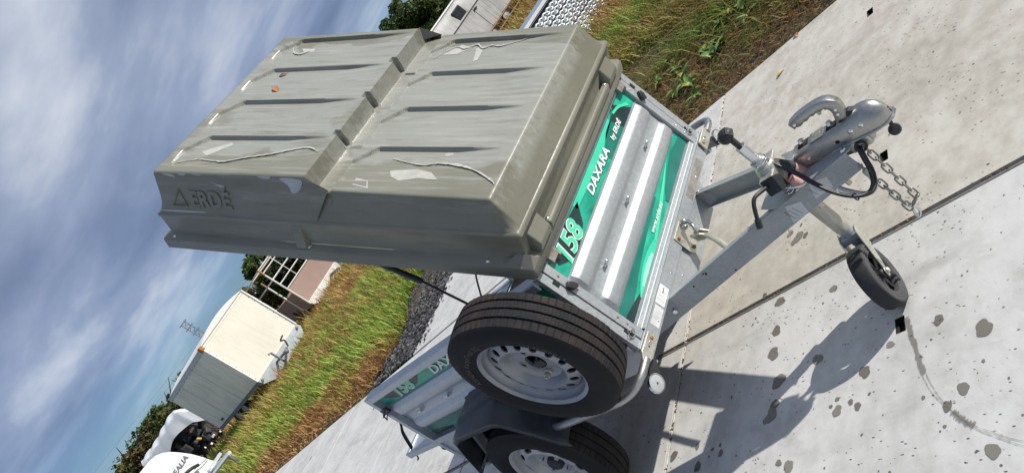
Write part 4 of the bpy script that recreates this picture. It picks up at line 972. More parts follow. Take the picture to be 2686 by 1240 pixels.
for i in range(4):
    for k in range(6): q.box(.637 + i * .011, .637 + i * .011 + .007, -.02 + k * .007, -.02 + k * .007 + .0015 + rr.random() * .003, .4985, .4988)
q.build('stamped_marks', simple('stamp_mark', (.55, .54, .38), .5, .5, .2, 40, 0), stp)
for x in (.602, .702):
    q = MB(); q.lathe([(.0001, .512), (.007, .512), (.010, .508), (.010, .496)], 6, Matrix.Translation((x, .004, 0))); q.build('bolt', M_CHROME, cp, 25)
    q = MB(); q.box(x - .018, x + .018, -.012, .016, .4945, .4972); q.build('recess', M_DARK, cp, None, .002)
# lever handle
Hc = [V(.742, 0, .494), V(.748, 0, .512), V(.755, 0, .530), V(.757, 0, .550), V(.748, 0, .567), V(.730, 0, .575), V(.706, 0, .577), V(.680, 0, .576), V(.655, 0, .573), V(.628, 0, .569)]
ht = [.018, .017, .016, .017, .016, .0145, .014, .0145, .015, .012]; hwid = [.010, .012, .014, .015, .016, .016, .016, .016, .016, .014]
Pn = cr(Hc, 3); m = MB(); Gr = []
for i, p in enumerate(Pn):
    t = (Pn[min(i + 1, len(Pn) - 1)] - Pn[max(0, i - 1)]).normalized(); nn_ = V(-t.z, 0, t.x)
    f_ = i / (len(Pn) - 1) * (len(ht) - 1); k0 = min(int(f_), len(ht) - 2); hh = ht[k0] + (ht[k0 + 1] - ht[k0]) * (f_ - k0); ww = hwid[k0] + (hwid[k0 + 1] - hwid[k0]) * (f_ - k0)
    hb = hh + (.0025 * math.sin(i * 2.1) if i > 12 else 0)
    Gr.append([tuple(p + nn_ * a_ * (hb if a_ > 0 else hh) + V(0, b_ * ww, 0)) for a_, b_ in ((-1, -.8), (-.75, -1), (.75, -1), (1, -.8), (1, .8), (.75, 1), (-.75, 1), (-1, .8), (-1, -.8))])
m.grid(Gr); m.add(Gr[-1][:-1], [tuple(range(8))]); m.add(Gr[0][:-1], [tuple(range(8))]); hd = m.build('lever', M_ZINC, cp, 60)
for p_ in ((.755, .540), (.750, .524), (.640, .571)):
    q = MB(); q.lathe([(.0001, .002), (.004, .002), (.0055, 0)], 12, frame((1, 0, 0), (0, 0, 1), (0, -1, 0), (p_[0], -.0152, p_[1]))); q.build('rivet', M_CHROME, hd, 50)
m = MB(); m.prism([(.725, .492), (.785, .492), (.790, .503), (.772, .515), (.755, .510), (.735, .505)], 'y', -.011, .011); m.build('latch', M_BLK, cp, None, .002)
m = MB(); m.prism([(.705, .565), (.720, .565), (.714, .548), (.706, .548)], 'y', -.006, .006); m.build('catch', M_ZINC, cp, None, .002)
# rubber cap hanging under the nose
m = MB(); m.tube(cr([V(.825, .004, .432), V(.822, .004, .415), V(.818, .004, .398), V(.813, .002, .388)], 4), .006, 8); m.lathe([(.0001, .006), (.014, .005), (.0175, 0), (.016, -.006), (.0001, -.007)], 18, Matrix.Translation((.815, 0, .380)) @ Matrix.Rotation(.9, 4, 'X') @ Matrix.Rotation(.5, 4, 'Y')); m.build('ball_cap', M_BLK, cp, 50)
m = MB(); m.box(.70, .765, -.030, .030, .395, .434); m.box(.755, .775, -.022, .0, .40, .43); m.build('beam_end', M_BPLATE, T, None, .003).matrix_basis = SH
# jockey wheel assembly
J = node('jockey_wheel', T); jx, jy = .53, -.11
m = MB(); m.cyl((jx, jy, .235), (jx, jy, .60), .024, 20); m.build('outer_tube', M_ZOLD, J, 40)
m = MB(); m.cyl((jx, jy, .135), (jx, jy, .26), .0205, 20); m.build('inner_tube', M_GALVD, J, 40)
m = MB(); m.lathe([(.0001, .6005), (.018, .60), (.0185, .606), (.016, .608), (.0165, .665), (.0001, .666)], 20, Matrix.Translation((jx, jy, 0))); m.lathe([(.024, .596), (.027, .592), (.027, .585), (.024, .58)], 20, Matrix.Translation((jx, jy, 0))); m.build('sleeve', M_CHROME, J, 40)
m = MB(); m.cyl((jx, jy, .664), (jx, jy, .70), .0095, 12); Mk = Matrix.Translation((jx, jy - .004, .722)) @ Matrix.Rotation(.35, 4, 'X') @ Matrix.Rotation(-.3, 4, 'Y'); m.lathe([(.0001, .021), (.012, .020), (.022, .012), (.026, .002), (.024, -.010), (.015, -.018), (.0001, -.02)], 18, Mk); m.prism([(-.024, -.006), (-.024, .006), (.024, .012), (.024, -.012)], 'z', -.012, .014, Mk); m.build('crank_knob', M_BLK, J, 50)
m = MB(); m.lathe([(.024, .500), (.034, .502), (.036, .515), (.035, .560), (.030, .574), (.024, .576)], 20, Matrix.Translation((jx, jy, 0))); m.box(jx - .02, jx + .03, jy - .062, jy - .02, .505, .56); m.box(jx - .015, jx + .015, jy + .02, jy + .075, .435, .56); cl = m.build('clamp', M_BPLATE, J, None, .004)
m = MB(); m.prism([(jy - .085, .515), (jy - .04, .492), (jy - .03, .54), (jy - .065, .565)], 'x', jx - .012, jx + .036); m.build('clamp_block', M_BLK, J, None, .004)
m = MB(); m.tube(cr([V(jx + .0, jy - .075, .545), V(jx - .01, jy - .105, .56), V(jx - .02, jy - .125, .565), V(jx - .03, jy - .142, .552), V(jx - .045, jy - .16, .52)], 5), .0065, 8); m.tube([V(jx - .045, jy - .16, .52), V(jx - .055, jy - .17, .498)], .010, 8); m.build('clamp_lever', M_BLK, J, 50)
# fork and wheel
th = .228; nJ = V(math.cos(th), math.sin(th), 0); tJ = V(-math.sin(th), math.cos(th), 0); cJ = V(.576, -.215, .105) - nJ * .0255
MJ = frame(tJ, (0, 0, 1), nJ, cJ)
m = MB()
pr_ = [(.098, -.0255), (.1025, -.0235), (.105, -.018), (.105, .018), (.1025, .0235), (.098, .0255)]
m.lathe(pr_, 56, MJ); tyj = m.build('tyre', M_JTYRE, J, 40)
m = MB(); m.lathe([(.098, .0255), (.092, .0262), (.088, .0245), (.084, .0258), (.080, .0238), (.076, .0252), (.069, .0245), (.066, .020), (.064, .006)], 56, MJ); m.lathe([(.098, -.0255), (.080, -.025), (.066, -.020), (.064, -.006)], 56, MJ); m.build('sidewall', M_JFACE, J, 25)
m = MB(); m.lathe([(.064, .004), (.064, -.004)], 40, MJ)
m.lathe([(.0001, .027), (.011, .027), (.015, .022), (.016, -.022), (.0001, -.024)], 20, MJ)
for k in range(7):
    a = 2 * math.pi * k / 7 + .2; m.box(.012, .066, -.0075, .0075, -.008, .010, MJ @ Matrix.Rotation(a, 4, 'Z'))
m.build('spokes', M_BLK, J, None, .002)
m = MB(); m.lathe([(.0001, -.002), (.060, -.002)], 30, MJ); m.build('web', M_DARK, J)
tA = (V(jx, jy, .17) - cJ); ua = MJ.inverted() @ V(jx, jy, .19)
for sg in (1, -1):
    m = MB(); zz = .030 * sg
    m.prism([(-.014, -.010), (-.006, -.017), (.008, -.016), (.014, -.006), (ua.x + .022, ua.y - .01), (ua.x + .014, ua.y + .028), (ua.x - .024, ua.y + .022)], 'z', zz - .0022, zz + .0022, MJ); m.build('fork_plate', M_BPLATE, J, None, .0012)
m = MB(); m.lathe([(.0001, .041), (.006, .041), (.009, .038), (.009, .032), (.013, .032), (.013, .0305)], 14, MJ); m.build('axle_bolt', M_DARK if False else M_BPLATE, J, 30)
m = MB(); m.box(ua.x - .02, ua.x + .02, ua.y - .006, ua.y + .02, -.030, .030, MJ); m.build('fork_bridge', M_GALVD, J, None, .002)
# plug, cable
m = MB(); m.tube([V(.540, -.112, .575), V(.552, -.102, .548), V(.562, -.092, .515), V(.567, -.086, .497)], [.014, .018, .021, .022], 14); pg = m.build('plug_boot', M_BLK, T, 50)
m = MB(); m.tube([V(.5675, -.086, .499), V(.572, -.078, .464), V(.573, -.077, .456)], [.0195, .020, .016], 16); m.tube([V(.560, -.125, .492), V(.568, -.122, .458)], [.017, .0175], 12); m.build('plug', M_PINK, T, 50)
m = MB(); m.tube(cr([V(.535, -.16, .52), V(.56, -.165, .495), V(.59, -.16, .475), V(.61, -.135, .468)], 5), .0025, 6); m.build('wire_loop', M_CHROME, T, 60)
cab = [V(.535, -.088, .578), V(.552, -.100, .552), V(.572, -.112, .520), V(.594, -.128, .484), V(.618, -.150, .448), V(.650, -.170, .404), V(.684, -.176, .368), V(.710, -.160, .346), V(.724, -.132, .346), V(.732, -.104, .368), V(.735, -.084, .398), V(.736, -.062, .424), V(.733, -.040, .432), V(.728, -.02, .424)]
for k, off in enumerate((V(0, 0, 0), V(.004, .004, -.007))):
    m = MB(); m.tube(cr([p + off + V(.008, -.016, .01) for p in cab], 6), .0052, 8); m.build('trailer_cable', M_BLKS, T, 60)
for p in (cab[6] + V(.008, -.016, .01), cab[9] + V(.008, -.016, .01)):
    m = MB(); m.tube([p + V(.003, .009 * math.cos(w), .012 * math.sin(w) - .003) for w in np.linspace(0, 6.283, 12, endpoint=False)], .0022, 6, closed=True); m.build('cable_tie', M_BLK, T, 60)
m = MB(); m.tube(cr([V(.63, -.105, .372), V(.665, -.115, .33), V(.69, -.112, .312), V(.706, -.09, .318), V(.712, -.075, .36)], 5), .0085, 6, flat=.3); m.build('cable_bracket', M_BPLATE, T, 60).matrix_basis = SH
for s_ in (1.03, 1.135):
    q = MB(); q.cyl(MBR @ V(s_, -.02, .345), MBR @ V(s_, -.02, .328), .008, 6); q.build('bolt', M_BPLATE, bR, 30)
# safety chain: two hanging runs and a snap hook
ch = node('safety_chain', T)
lm = MB(); lk = []
for k in range(18):
    w = 2 * math.pi * k / 18; lk.append(V(.0085 * math.cos(w), 0, .0085 * math.sin(w) + math.copysign(.0105, math.sin(w)) if abs(math.sin(w)) > 1e-6 else 0))
lm.tube(lk, .0027, 8, closed=True); proto = None
M_CHN = simple('chain_zinc', (.26, .26, .23), .42, .75, .25, 90, .1)
def chain_run(A, B, n, sag):
    global proto
    for i in range(n):
        t0, t1 = i / n, (i + 1) / n
        f_ = lambda t: A.lerp(B, t) + V(0, 0, -sag * 4 * t * (1 - t))
        p = (f_(t0) + f_(t1)) / 2; d = (f_(t1) - f_(t0)).normalized(); s0 = d.cross(V(.6, -.78, 0)).normalized(); s1 = d.cross(s0)
        x = (s0 + s1 * .25).normalized() if i % 2 else (s1 - s0 * .3).normalized(); y = d.cross(x)
        Mx = frame(x, y, d, p)
        if proto is None:
            me = bpy.data.meshes.new('link'); me.from_pydata(lm.v, [], lm.f); proto = link('link', me, M_CHN, None, 60)
            o = proto
        else: o = proto.copy(); COL.objects.link(o)
        o.parent = ch; o.matrix_parent_inverse = Matrix.Translation(-Vector(ROOT[T.name])) if False else Matrix(); o.matrix_basis = Mx
ch.matrix_basis = SH
chain_run(V(.735, -.03, .405), V(.722, -.028, .165), 8, .0); chain_run(V(.722, -.028, .165), V(.705, -.045, .158), 1, 0); chain_run(V(.696, -.052, .372), V(.692, -.050, .150), 8, .0)
hp = [V(.694, -.048, .162), V(.702, -.046, .150), V(.702, -.040, .128), V(.690, -.040, .108), V(.682, -.040, .108), V(.682, -.036, .120), V(.690, -.034, .145)]
m = MB(); m.tube(cr(hp, 5, True), .0042, 8, closed=True); sh = m.build('snap_hook', M_CHROME, None, 60); sh.parent = ch
m = MB(); m.tube([V(.735, -.03, .40) + V(.016 * math.cos(w), .006 * math.sin(w) - .01, .012 * math.sin(w) + .012) for w in np.linspace(0, 6.28, 16, endpoint=False)], .004, 8, closed=True); so_ = m.build('shackle', M_BLK, None, 60); so_.parent = ch
# tipping latch on the front plate
bk = MB(); bk.prism([(-.052, .436), (-.048, .480), (.040, .480), (.058, .452), (.060, .385), (-.040, .378), (-.052, .40)], 'x', .0095, .0125); tl = bk.build('tipping_latch', M_BPLATE, T, None, .001)
for y, z in ((.046, .468), (-.035, .462), (-.022, .392)):
    q = MB(); q.lathe([(.0001, .008), (.006, .008), (.0075, .005), (.0075, 0)], 6, frame((0, 1, 0), (0, 0, 1), (1, 0, 0), (.0125, y, z))); q.build('bolt', M_RUST, tl, 30)
q = MB(); q.tube(cr([V(.014, .030, .470), V(.045, .028, .466), V(.058, .016, .452), V(.062, .0, .435), V(.058, -.008, .420), V(.03, -.006, .425)], 4), .0065, 8); q.ball((.03, .034, .470), .012, 10); q.ball((.034, .012, .462), .010, 10); q.build('toggle', M_ZINC, tl, 60)
q = MB(); q.prism([(.04, .43), (.075, .425), (.095, .402), (.07, .392), (.042, .402)], 'y', -.018, -.014); q.prism([(.04, .43), (.075, .425), (.095, .402), (.07, .392), (.042, .402)], 'y', .004, .008); q.cyl((.06, -.022, .413), (.06, .014, .413), .006, 10); q.build('clevis', M_ZOLD, tl, 40)
q = MB(); q.tube(cr([V(.068, -.006, .408), V(.10, -.025, .402), V(.14, -.06, .392), V(.19, -.115, .372), V(.24, -.17, .35)], 4), .0105, 10, flat=.75); q.build('latch_lever', M_ZOLD, tl, 50)
q = MB(); q.tube([V(.062, .016, .436), V(.063, .018, .46), V(.060, .022, .478)], .0018, 6); q.tube([V(.062, -.002, .424) + V(0, .006 * math.cos(w), .009 * math.sin(w)) for w in np.linspace(0, 6.28, 12, endpoint=False)], .0016, 6, closed=True); q.build('split_pin', M_CHROME, tl, 60)

# ------------------------------------------------------------------ background vehicles
def P2(az, d): p = pol(az, d); return Vector((p[0], p[1], 0))
def quadwall(m, a, b, z0, z1, th, inward):
    n = Vector((-(b - a).y, (b - a).x, 0)).normalized() * th
    if n.dot(inward - a) < 0: n = -n
    m.hexa([a, b, b + n, a + n], z0, z1); return m
def small_wheel(parent, c, axis, r=.28, w=.15):
    ax = axis.normalized(); x = Vector((0, 0, 1)); y = ax.cross(x); M = frame(x, y, ax, c); wn = node('wheel', parent)
    m = MB(); m.lathe([(r * .58, -w / 2), (r * .85, -w / 2 - .005), (r, -w / 2 + .02), (r, w / 2 - .02), (r * .85, w / 2 + .005), (r * .58, w / 2)], 28, M); m.build('tyre', M_TYREO, wn, 40)
    m = MB(); m.lathe([(r * .58, w / 2 - .01), (r * .52, w / 2 - .03), (r * .2, w / 2 - .03), (.0001, w / 2 - .02)], 24, M); m.lathe([(r * .58, -w / 2 + .01), (.0001, -w / 2 + .03)], 24, M); m.build('rim', M_RIMW, wn, 40)
# white box trailer
FL, FR_, RL = P2(161.1, 20.5), P2(156.25, 20.75), P2(165.05, 23.9); RR = FR_ + RL - FL; ctr = (FL + RR) / 2
bt = thing('box_trailer', 'white box trailer with cream front and grey side in the long grass', 'trailer', (ctr.x, ctr.y, 0))
M_CREAM = simple('cream_panel', (.83, .79, .67), .5, 0, .02, 2, .05); M_BWHITE = simple('white_edge', (.80, .79, .76), .5, 0, .04, 3, .05)
M_BGREY = simple('grey_side', (.74, .73, .60), .55, 0, .10, 1.6, .1); M_BRAIL = simple('grey_chassis', (.16, .17, .18), .6, .3, .2, 5, .2); M_BGALV = simple('pale_galvanised', (.60, .64, .66), .5, .4, .12, 6, .1)
def streaky(name, col, dirt, amt, rough=.5):
    m, nt, b, co = newmat(name); n = noise(nt, mapping(nt, co, (9, 9, .8)), 2.2, 6, .6); n2 = noise(nt, co, 1.3, 4, .55)
    f = math_(nt, 'MULTIPLY', math_(nt, 'ADD', ramp(nt, n, [(.45, 0), (.72, 1)]), ramp(nt, n2, [(.45, 0), (.75, .8)])), amt)
    setv(nt, b, 'Base Color', mixc(nt, f, col, dirt)); setv(nt, b, 'Roughness', rough); return m
M_BGREY = streaky('grey_side', (.78, .77, .64), (.40, .39, .30), .6); M_CREAM = streaky('cream_panel', (.84, .80, .69), (.62, .55, .40), .28)
M_RUSTB = simple('rust_stain', (.45, .18, .04), .8, 0, .4, 9, .3)
z0, z1 = .46, 2.14
m = MB(); quadwall(m, FL, FR_, z0, z1, .03, ctr); bf = m.build('front_panel', M_CREAM, bt)
m = MB(); quadwall(m, FL + (RL - FL) * .002, RL, z0, z1 - .10, .03, ctr); bs = m.build('side_panel', M_BGREY, bt)
m = MB(); quadwall(m, FR_, RR, z0, z1, .03, ctr); m.build('side_panel', M_BGREY, bt)
m = MB(); quadwall(m, RL, RR, z0, z1, .03, ctr); m.build('rear_panel', M_BGREY, bt)
dS = (RL - FL).normalized(); dF = (FR_ - FL).normalized()
m = MB(); Gr = []     # shallow curved roof with an upstand over the front
for t in np.linspace(-.015, 1.015, 13):
    zz = z1 + .155 * (1 - (2 * t - 1) ** 2); a = FL - dS * .02 + (FR_ - FL) * t; Gr.append([tuple(a + Vector((0, 0, z1 - .005))), tuple(a + Vector((0, 0, zz))), tuple(a + (RL - FL) * 1.01 + Vector((0, 0, zz - .02)))])
m.grid(Gr); m.build('roof', M_BWHITE, bt, 30)
for A, B in ((FL, RL),):
    out_ = -Vector((-(B - A).y, (B - A).x, 0)).normalized(); out_ = out_ if out_.dot(A - ctr) > 0 else -out_
    m = MB(); quadwall(m, A + out_ * .012, B + out_ * .012, z1 - .13, z1 + .004, .05, ctr); ra = m.build('roof_rail', simple('roof_rail', (.46, .48, .48), .4, .3, .08, 4, .1), bt)
    for k in range(13):
        p = A + out_ * .013 + (B - A) * ((k + .5) / 13); q = MB(); q.ball((p.x, p.y, z1 - .125), .014, 6); q.build('rivet', M_INK, ra)
    m = MB(); quadwall(m, A + out_ * .014, B + out_ * .014, z0 - .09, z0 + .015, .05, ctr); m.build('chassis_rail', M_BRAIL, bt)
    q = A + (B - A) * .82 + out_ * .012; m = MB(); m.box(-.07, .07, -.02, .02, -.03, .03, Matrix.Translation((q.x, q.y, z0 + .12)) @ Matrix.Rotation(math.atan2(dS.y, dS.x), 4, 'Z')); m.build('marker_lamp', M_INK, bt)
for p in (FL, FR_):
    o_ = (p - ctr); o_.z = 0; o_.normalize(); m = MB(); m.cyl((p + o_ * .004) + V(0, 0, z0), (p + o_ * .004) + V(0, 0, z1), .024, 10); m.build('corner_trim', M_BWHITE, bt, 50)
m = MB(); m.hexa([FL - dS * .006, FR_ - dS * .006, FR_ + dS * .01, FL + dS * .01], z1 - .075, z1 - .06); m.build('panel_seam', M_BWHITE, bt)
for k in range(9):
    for e_, pp in ((.02, FL), (.98, FL)):
        p = FL + (FR_ - FL) * e_ - dS * .004; q = MB(); q.ball((p.x, p.y, z0 + .1 + k * .19), .011, 6); q.build('rivet', M_BRAIL, bf)
m = MB(); 
for k in (.36, .70): a_ = FL + (RL - FL) * k + out_ * .003; m.hexa([a_, a_ + dS * .012, a_ + dS * .012 - out_ * .02, a_ - out_ * .02], z0 + .02, z1 - .13)
m.build('panel_seam', M_BRAIL, bs)
p = FL; m = MB(); m.box(-.05, .10, -.05, .06, z1 - .11, z1 + .03, Matrix.Translation((p.x, p.y, 0)) @ Matrix.Rotation(math.atan2(dS.y, dS.x), 4, 'Z')); m.build('rusty_corner', M_RUSTB, bt, None, .02)
fo = -Vector((-dF.y, dF.x, 0)); fo = fo if fo.dot(FL - ctr) > 0 else -fo
pf = lambda t, z, o=.0: FL + (FR_ - FL) * t + fo * o + Vector((0, 0, z))
m = MB(); poly = [(.0, .455), (1., .455), (1.015, .33), (.93, .13), (.20, .07), (.02, .30)]
m.add([pf(t, z, .03) for t, z in poly] + [pf(t, z, -.02) for t, z in poly], [tuple(range(6)), tuple(range(11, 5, -1))] + [(i, (i + 1) % 6, (i + 1) % 6 + 6, i + 6) for i in range(6)]); fp = m.build('front_plate', M_BGALV, bt)
for t in (.06, .965): q = MB(); q.lathe([(.0001, .05), (.03, .05), (.045, .0)], 14, frame(dF, (0, 0, 1), fo, pf(t, .40, .03))); q.build('marker_lamp', simple('lamp_grey', (.35, .36, .36), .3, .2, .1, 9, .05), fp, 40)
m = MB()
for s_ in (.35, .65): m.tube([pf(s_, .33, -.1), pf(.5, .34, .75)], .035, 6)
m.tube([pf(.5, .34, .7), pf(.5, .33, .95)], .05, 8); m.ball(pf(.5, .33, .98), .06, 8); m.build('drawbar', M_BRAIL, bt)
m = MB(); m.tube([pf(.40, .05, .55), pf(.40, .62, .55)], .03, 8); m.tube(cr([pf(.40, .62, .55), pf(.36, .66, .58), pf(.36, .62, .66)], 4), .012, 6); m.lathe([(.05, -.03), (.10, -.03), (.10, .03), (.05, .03)], 18, frame((0, 0, 1), fo, dF, pf(.40, .05, .6))); m.build('jockey_wheel', M_BRAIL, bt, 50)
m = MB(); m.tube(cr([pf(.62, .34, .45), pf(.66, .50, .5), pf(.62, .58, .55), pf(.70, .62, .6)], 5), .022, 6); m.build('brake_lever', M_INK, bt, 50)
for t in (.50, .66):
    q = FL + (RL - FL) * t; inn = (ctr - q).normalized(); small_wheel(bt, tuple(q + out_ * -.12 + V(0, 0, .27)), out_, .27)
# open cage trailer
FL2, FR2, RL2 = P2(154.42, 23.4), P2(149.4, 24.2), P2(156.2, 26.6); RR2 = FR2 + RL2 - FL2; c2_ = (FL2 + RR2) / 2
ct = thing('cage_trailer', 'old trailer with rusty white tube frame and brown board front', 'trailer', (c2_.x, c2_.y, 0))
M_BRN = simple('faded_brown_board', (.34, .235, .195), .75, 0, .12, 3, .2); M_BRND = simple('brown_board', (.21, .14, .11), .8, 0, .2, 3, .2); M_TUBE = simple('white_tube', (.62, .62, .58), .55, .1, .12, 8, .1); M_TUBER = simple('rusty_tube', (.33, .16, .07), .8, .1, .5, 9, .3); M_PLW = simple('flaking_white', (.62, .60, .55), .7, 0, .2, 7, .3)
m = MB(); quadwall(m, FL2, FR2, 0.382, 1.115, .03, c2_); fb = m.build('front_board', M_BRN, ct)
d2 = (FR2 - FL2).normalized(); s2 = (RL2 - FL2).normalized(); f2 = -s2
for z in (0.364, 1.12): m = MB(); m.tube([FL2 + V(0, 0, z) + f2 * .01, FR2 + V(0, 0, z) + f2 * .01], .022, 6); m.build('frame_tube', M_TUBE, ct, 50)
pf2 = lambda t, z, o=0.: FL2 + (FR2 - FL2) * t + f2 * o + Vector((0, 0, z))
poly = [(.0, .365), (1., .365), (1.02, .22), (.93, .04), (.10, .04), (.01, .22)]
m = MB(); m.add([pf2(t, z, .03) for t, z in poly] + [pf2(t, z, -.02) for t, z in poly], [tuple(range(6)), tuple(range(11, 5, -1))] + [(i, (i + 1) % 6, (i + 1) % 6 + 6, i + 6) for i in range(6)]); m.build('front_plate', M_PLW, ct)
m = MB(); quadwall(m, FL2, RL2, 0.24, 0.93, .03, c2_); m.build('side_board', M_BRND, ct)
m = MB(); quadwall(m, FR2, RR2, 0.24, 0.93, .03, c2_); m.build('side_board', M_BRND, ct)
m = MB(); quadwall(m, RL2, RR2, 0.24, 0.93, .03, c2_); m.build('tail_board', M_BRND, ct)
m = MB(); m.hexa([FL2, FR2, RR2, RL2], .22, .24); m.build('floor', M_BRND, ct)
for p, top, mt in ((FL2, 2.14, M_TUBE), (FL2 + (RL2 - FL2) * .35, 1.87, M_TUBE), (RL2, 2.14, M_TUBE), (FR2, 2.14, M_TUBE), (RR2, 2.14, M_TUBE), (FR2 + (RR2 - FR2) * .5, 2.14, M_TUBE)):
    m = MB(); m.tube([p + V(0, 0, .3), p + V(0, 0, top - .25)], .03, 8); m.build('post', mt, ct, 50)
    m = MB(); m.tube([p + V(0, 0, top - .25), p + V(0, 0, top)], .031, 8); m.build('post', M_TUBER, ct, 50)
for t, z, mt in ((0, 2.13, M_TUBE), (0, 1.96, M_TUBE), (0, 1.63, M_TUBE), (0, 1.37, M_TUBE), (.25, 2.13, M_TUBER), (.5, 2.14, M_TUBE), (.75, 2.13, M_TUBE), (1, 2.13, M_TUBER), (1, 1.63, M_TUBE)):
    a = FL2 + (RL2 - FL2) * t; b_ = FR2 + (RR2 - FR2) * t; m = MB(); m.tube([a + V(0, 0, z), b_ + V(0, 0, z)], .022, 6); m.build('rail', mt, ct, 50)
for z in (2.13, 1.63):
    for a, b_ in ((FL2, RL2), (FR2, RR2)): m = MB(); m.tube([a + V(0, 0, z), b_ + V(0, 0, z)], .022, 6); m.build('rail', M_TUBE, ct, 50)
for t in (.25, .5, .75): m = MB(); m.tube([pf2(t, 1.13), pf2(t, 2.13)], .014, 6); m.build('rail', M_TUBE, ct, 50)
for k in range(2):
    q = FL2 + (RL2 - FL2) * (.45 + .25 * k); small_wheel(ct, tuple(q + (c2_ - q).normalized() * .1 + V(0, 0, .27)), (q - c2_), .27)
m = MB(); m.tube([pf2(.5, .25, 0), pf2(.5, .22, .9)], .05, 6); m.ball(pf2(.5, .22, .95), .06, 8); m.tube([pf2(.8, .1, .2), pf2(.8, .5, .2)], .03, 6); m.build('drawbar', M_BRAIL, ct)
# covered vehicle under a white sheet, dark junk at its end
tv = thing('sheeted_vehicle', 'dark junk and vehicle parts under a loose white sheet', 'vehicle', pol(166.8, 28))
A, B = P2(165.0, 26.3), P2(169.4, 27.5); dpt = (A - Vector(CC)).normalized(); dpt.z = 0
rr = np.random.default_rng(8); m = MB(); Gr = []; n1, n2 = 70, 16; cx_ = np.linspace(0, 1, 11); cy_ = rr.random(11) * 1.6
for i in range(n1):
    t = i / (n1 - 1); rw = []; fold = float(np.interp(t, cx_, cy_))
    for j in range(n2):
        s_ = j / (n2 - 1); over = 1 - min(1, s_ / .5); top_ = max(0, (s_ - .5) / .5)
        ztop = 1.76 + .05 * math.sin(t * 6 + .5) - .30 * max(0, .12 - t) / .12 - .06 * max(0, (t - .8) / .2)
        z = ztop - over ** 1.1 * (.50 + .12 * math.sin(t * 8 + 1) + .02 * fold) + .02 * math.sin(t * 31 + s_ * 9) * (1 - over) + .10 * math.sin(top_ * math.pi)
        p = A.lerp(B, t) + dpt * (-.02 + .10 * (1 - over) + 2.4 * top_ - .035 * fold * over) + Vector((0, 0, z)); rw.append(tuple(p))
    Gr.append(rw)
m.grid(Gr); m.build('sheet', simple('white_sheet', (.62, .65, .68), .6, 0, .08, 3, .4), tv, 60)
md_ = simple('dark_junk', (.03, .03, .034), .7, 0, .6, 4, .5); mdb = simple('dark_brown_junk', (.06, .042, .032), .8, 0, .6, 5, .5)
for i in range(80):
    t = rr.uniform(.0, .95); z = rr.uniform(.1, 1.2); p = A.lerp(B, t) + dpt * rr.uniform(.12, .5) + Vector((0, 0, z)); m = MB(); sx, sy, sz = rr.uniform(.03, .17, 3)
    m.box(-sx, sx, -sy, sy, -sz, sz, Matrix.Translation(p) @ Matrix.Rotation(rr.uniform(0, 3), 4, 'Z') @ Matrix.Rotation(rr.uniform(-.7, .7), 4, 'X')); m.build('dark_panel', md_ if i % 3 else mdb, tv, None, .04)
m = MB(); m.hexa([A + dpt * .4, B + dpt * .4, B + dpt * 2.4, A + dpt * 2.4], .15, 1.45); m.build('hull', md_, tv, None, .08)
p = P2(166.3, 26.2); m = MB(); m.box(-.09, .09, -.03, .03, -.07, .07, Matrix.Translation(p + V(0, 0, .72)) @ Matrix.Rotation(.5, 4, 'X')); m.build('yellow_scrap', simple('yellow_plastic', (.62, .38, .08), .5, 0, .2, 9, .1), tv, None, .01)
for i in range(4):
    t = .05 + .1 * i; p = A.lerp(B, t) + dpt * -.02 + V(0, 0, .3 + .1 * (i % 2)); m = MB(); m.box(-.06, .06, -.02, .02, -.05, .02, Matrix.Translation(p) @ Matrix.Rotation(i, 4, 'Z')); m.build('pale_scrap', M_BWHITE, tv, None, .01)
# white trailer nose with lettering
wt = thing('white_trailer', 'smooth white trailer nose with dark lettering in the lower left corner', 'trailer', pol(169.5, 17.5))
A, B = P2(166.95, 16.9), P2(173.5, 16.6); dF3 = (B - A).normalized(); bk_ = Vector((-dF3.y, dF3.x, 0)); bk_ = bk_ if bk_.dot(A - Vector((CC[0], CC[1], 0))) > 0 else -bk_
Lw = (B - A).length; m = MB(); Gr = []
prof = [(.0, .50), (.03, .58), (.05, .75), (.10, .98), (.17, 1.18), (.24, 1.34), (.32, 1.46), (.42, 1.54), (.55, 1.58), (1.0, 1.62)]
for dd in (.0, .03, .08, .16, 1.6):
    ins = {.0: .06, .03: .025, .08: .008, .16: 0., 1.6: 0.}[dd]
    Gr.append([tuple(A + dF3 * (x * 1.05 + ins * .4) + bk_ * dd + V(0, 0, z - ins)) for x, z in prof] + [tuple(B + bk_ * dd + V(0, 0, 1.64 - ins))])
m.grid(Gr); f0 = Gr[0]; m.add(f0 + [tuple(B + V(0, 0, .5))], [tuple(range(len(f0) + 1))]); m.build('shell', simple('white_gelcoat', (.80, .80, .79), .3, 0, .02, 2, .03), wt, 35)
Mt = frame(tuple(-dF3), (0, 0, 1), tuple(-bk_), tuple(A + dF3 * .60 - bk_ * .012 + V(0, 0, .985)))
text('lettering', 'EALIA', .14, Mt, simple('grey_letter', (.16, .17, .19), .5, 0, .1, 9, 0), wt, .22, .003, .004, width=.40)
m = MB(); m.tube(cr([A + dF3 * .66 - bk_ * .02 + V(0, 0, .83), A + dF3 * .55 - bk_ * .16 + V(0, 0, .86), A + dF3 * .40 - bk_ * .18 + V(0, 0, .82), A + dF3 * .26 - bk_ * .1 + V(0, 0, .74)], 6), .035, 8); m.build('grab_handle', M_BLK, wt, 50)
m = MB(); m.tube(cr([A + dF3 * .36 - bk_ * .05 + V(0, 0, .76), A + dF3 * .2 - bk_ * .06 + V(0, 0, .70), A + dF3 * .05 - bk_ * .04 + V(0, 0, .66)], 6), .008, 6); m.build('cable', M_BLK, wt, 50)
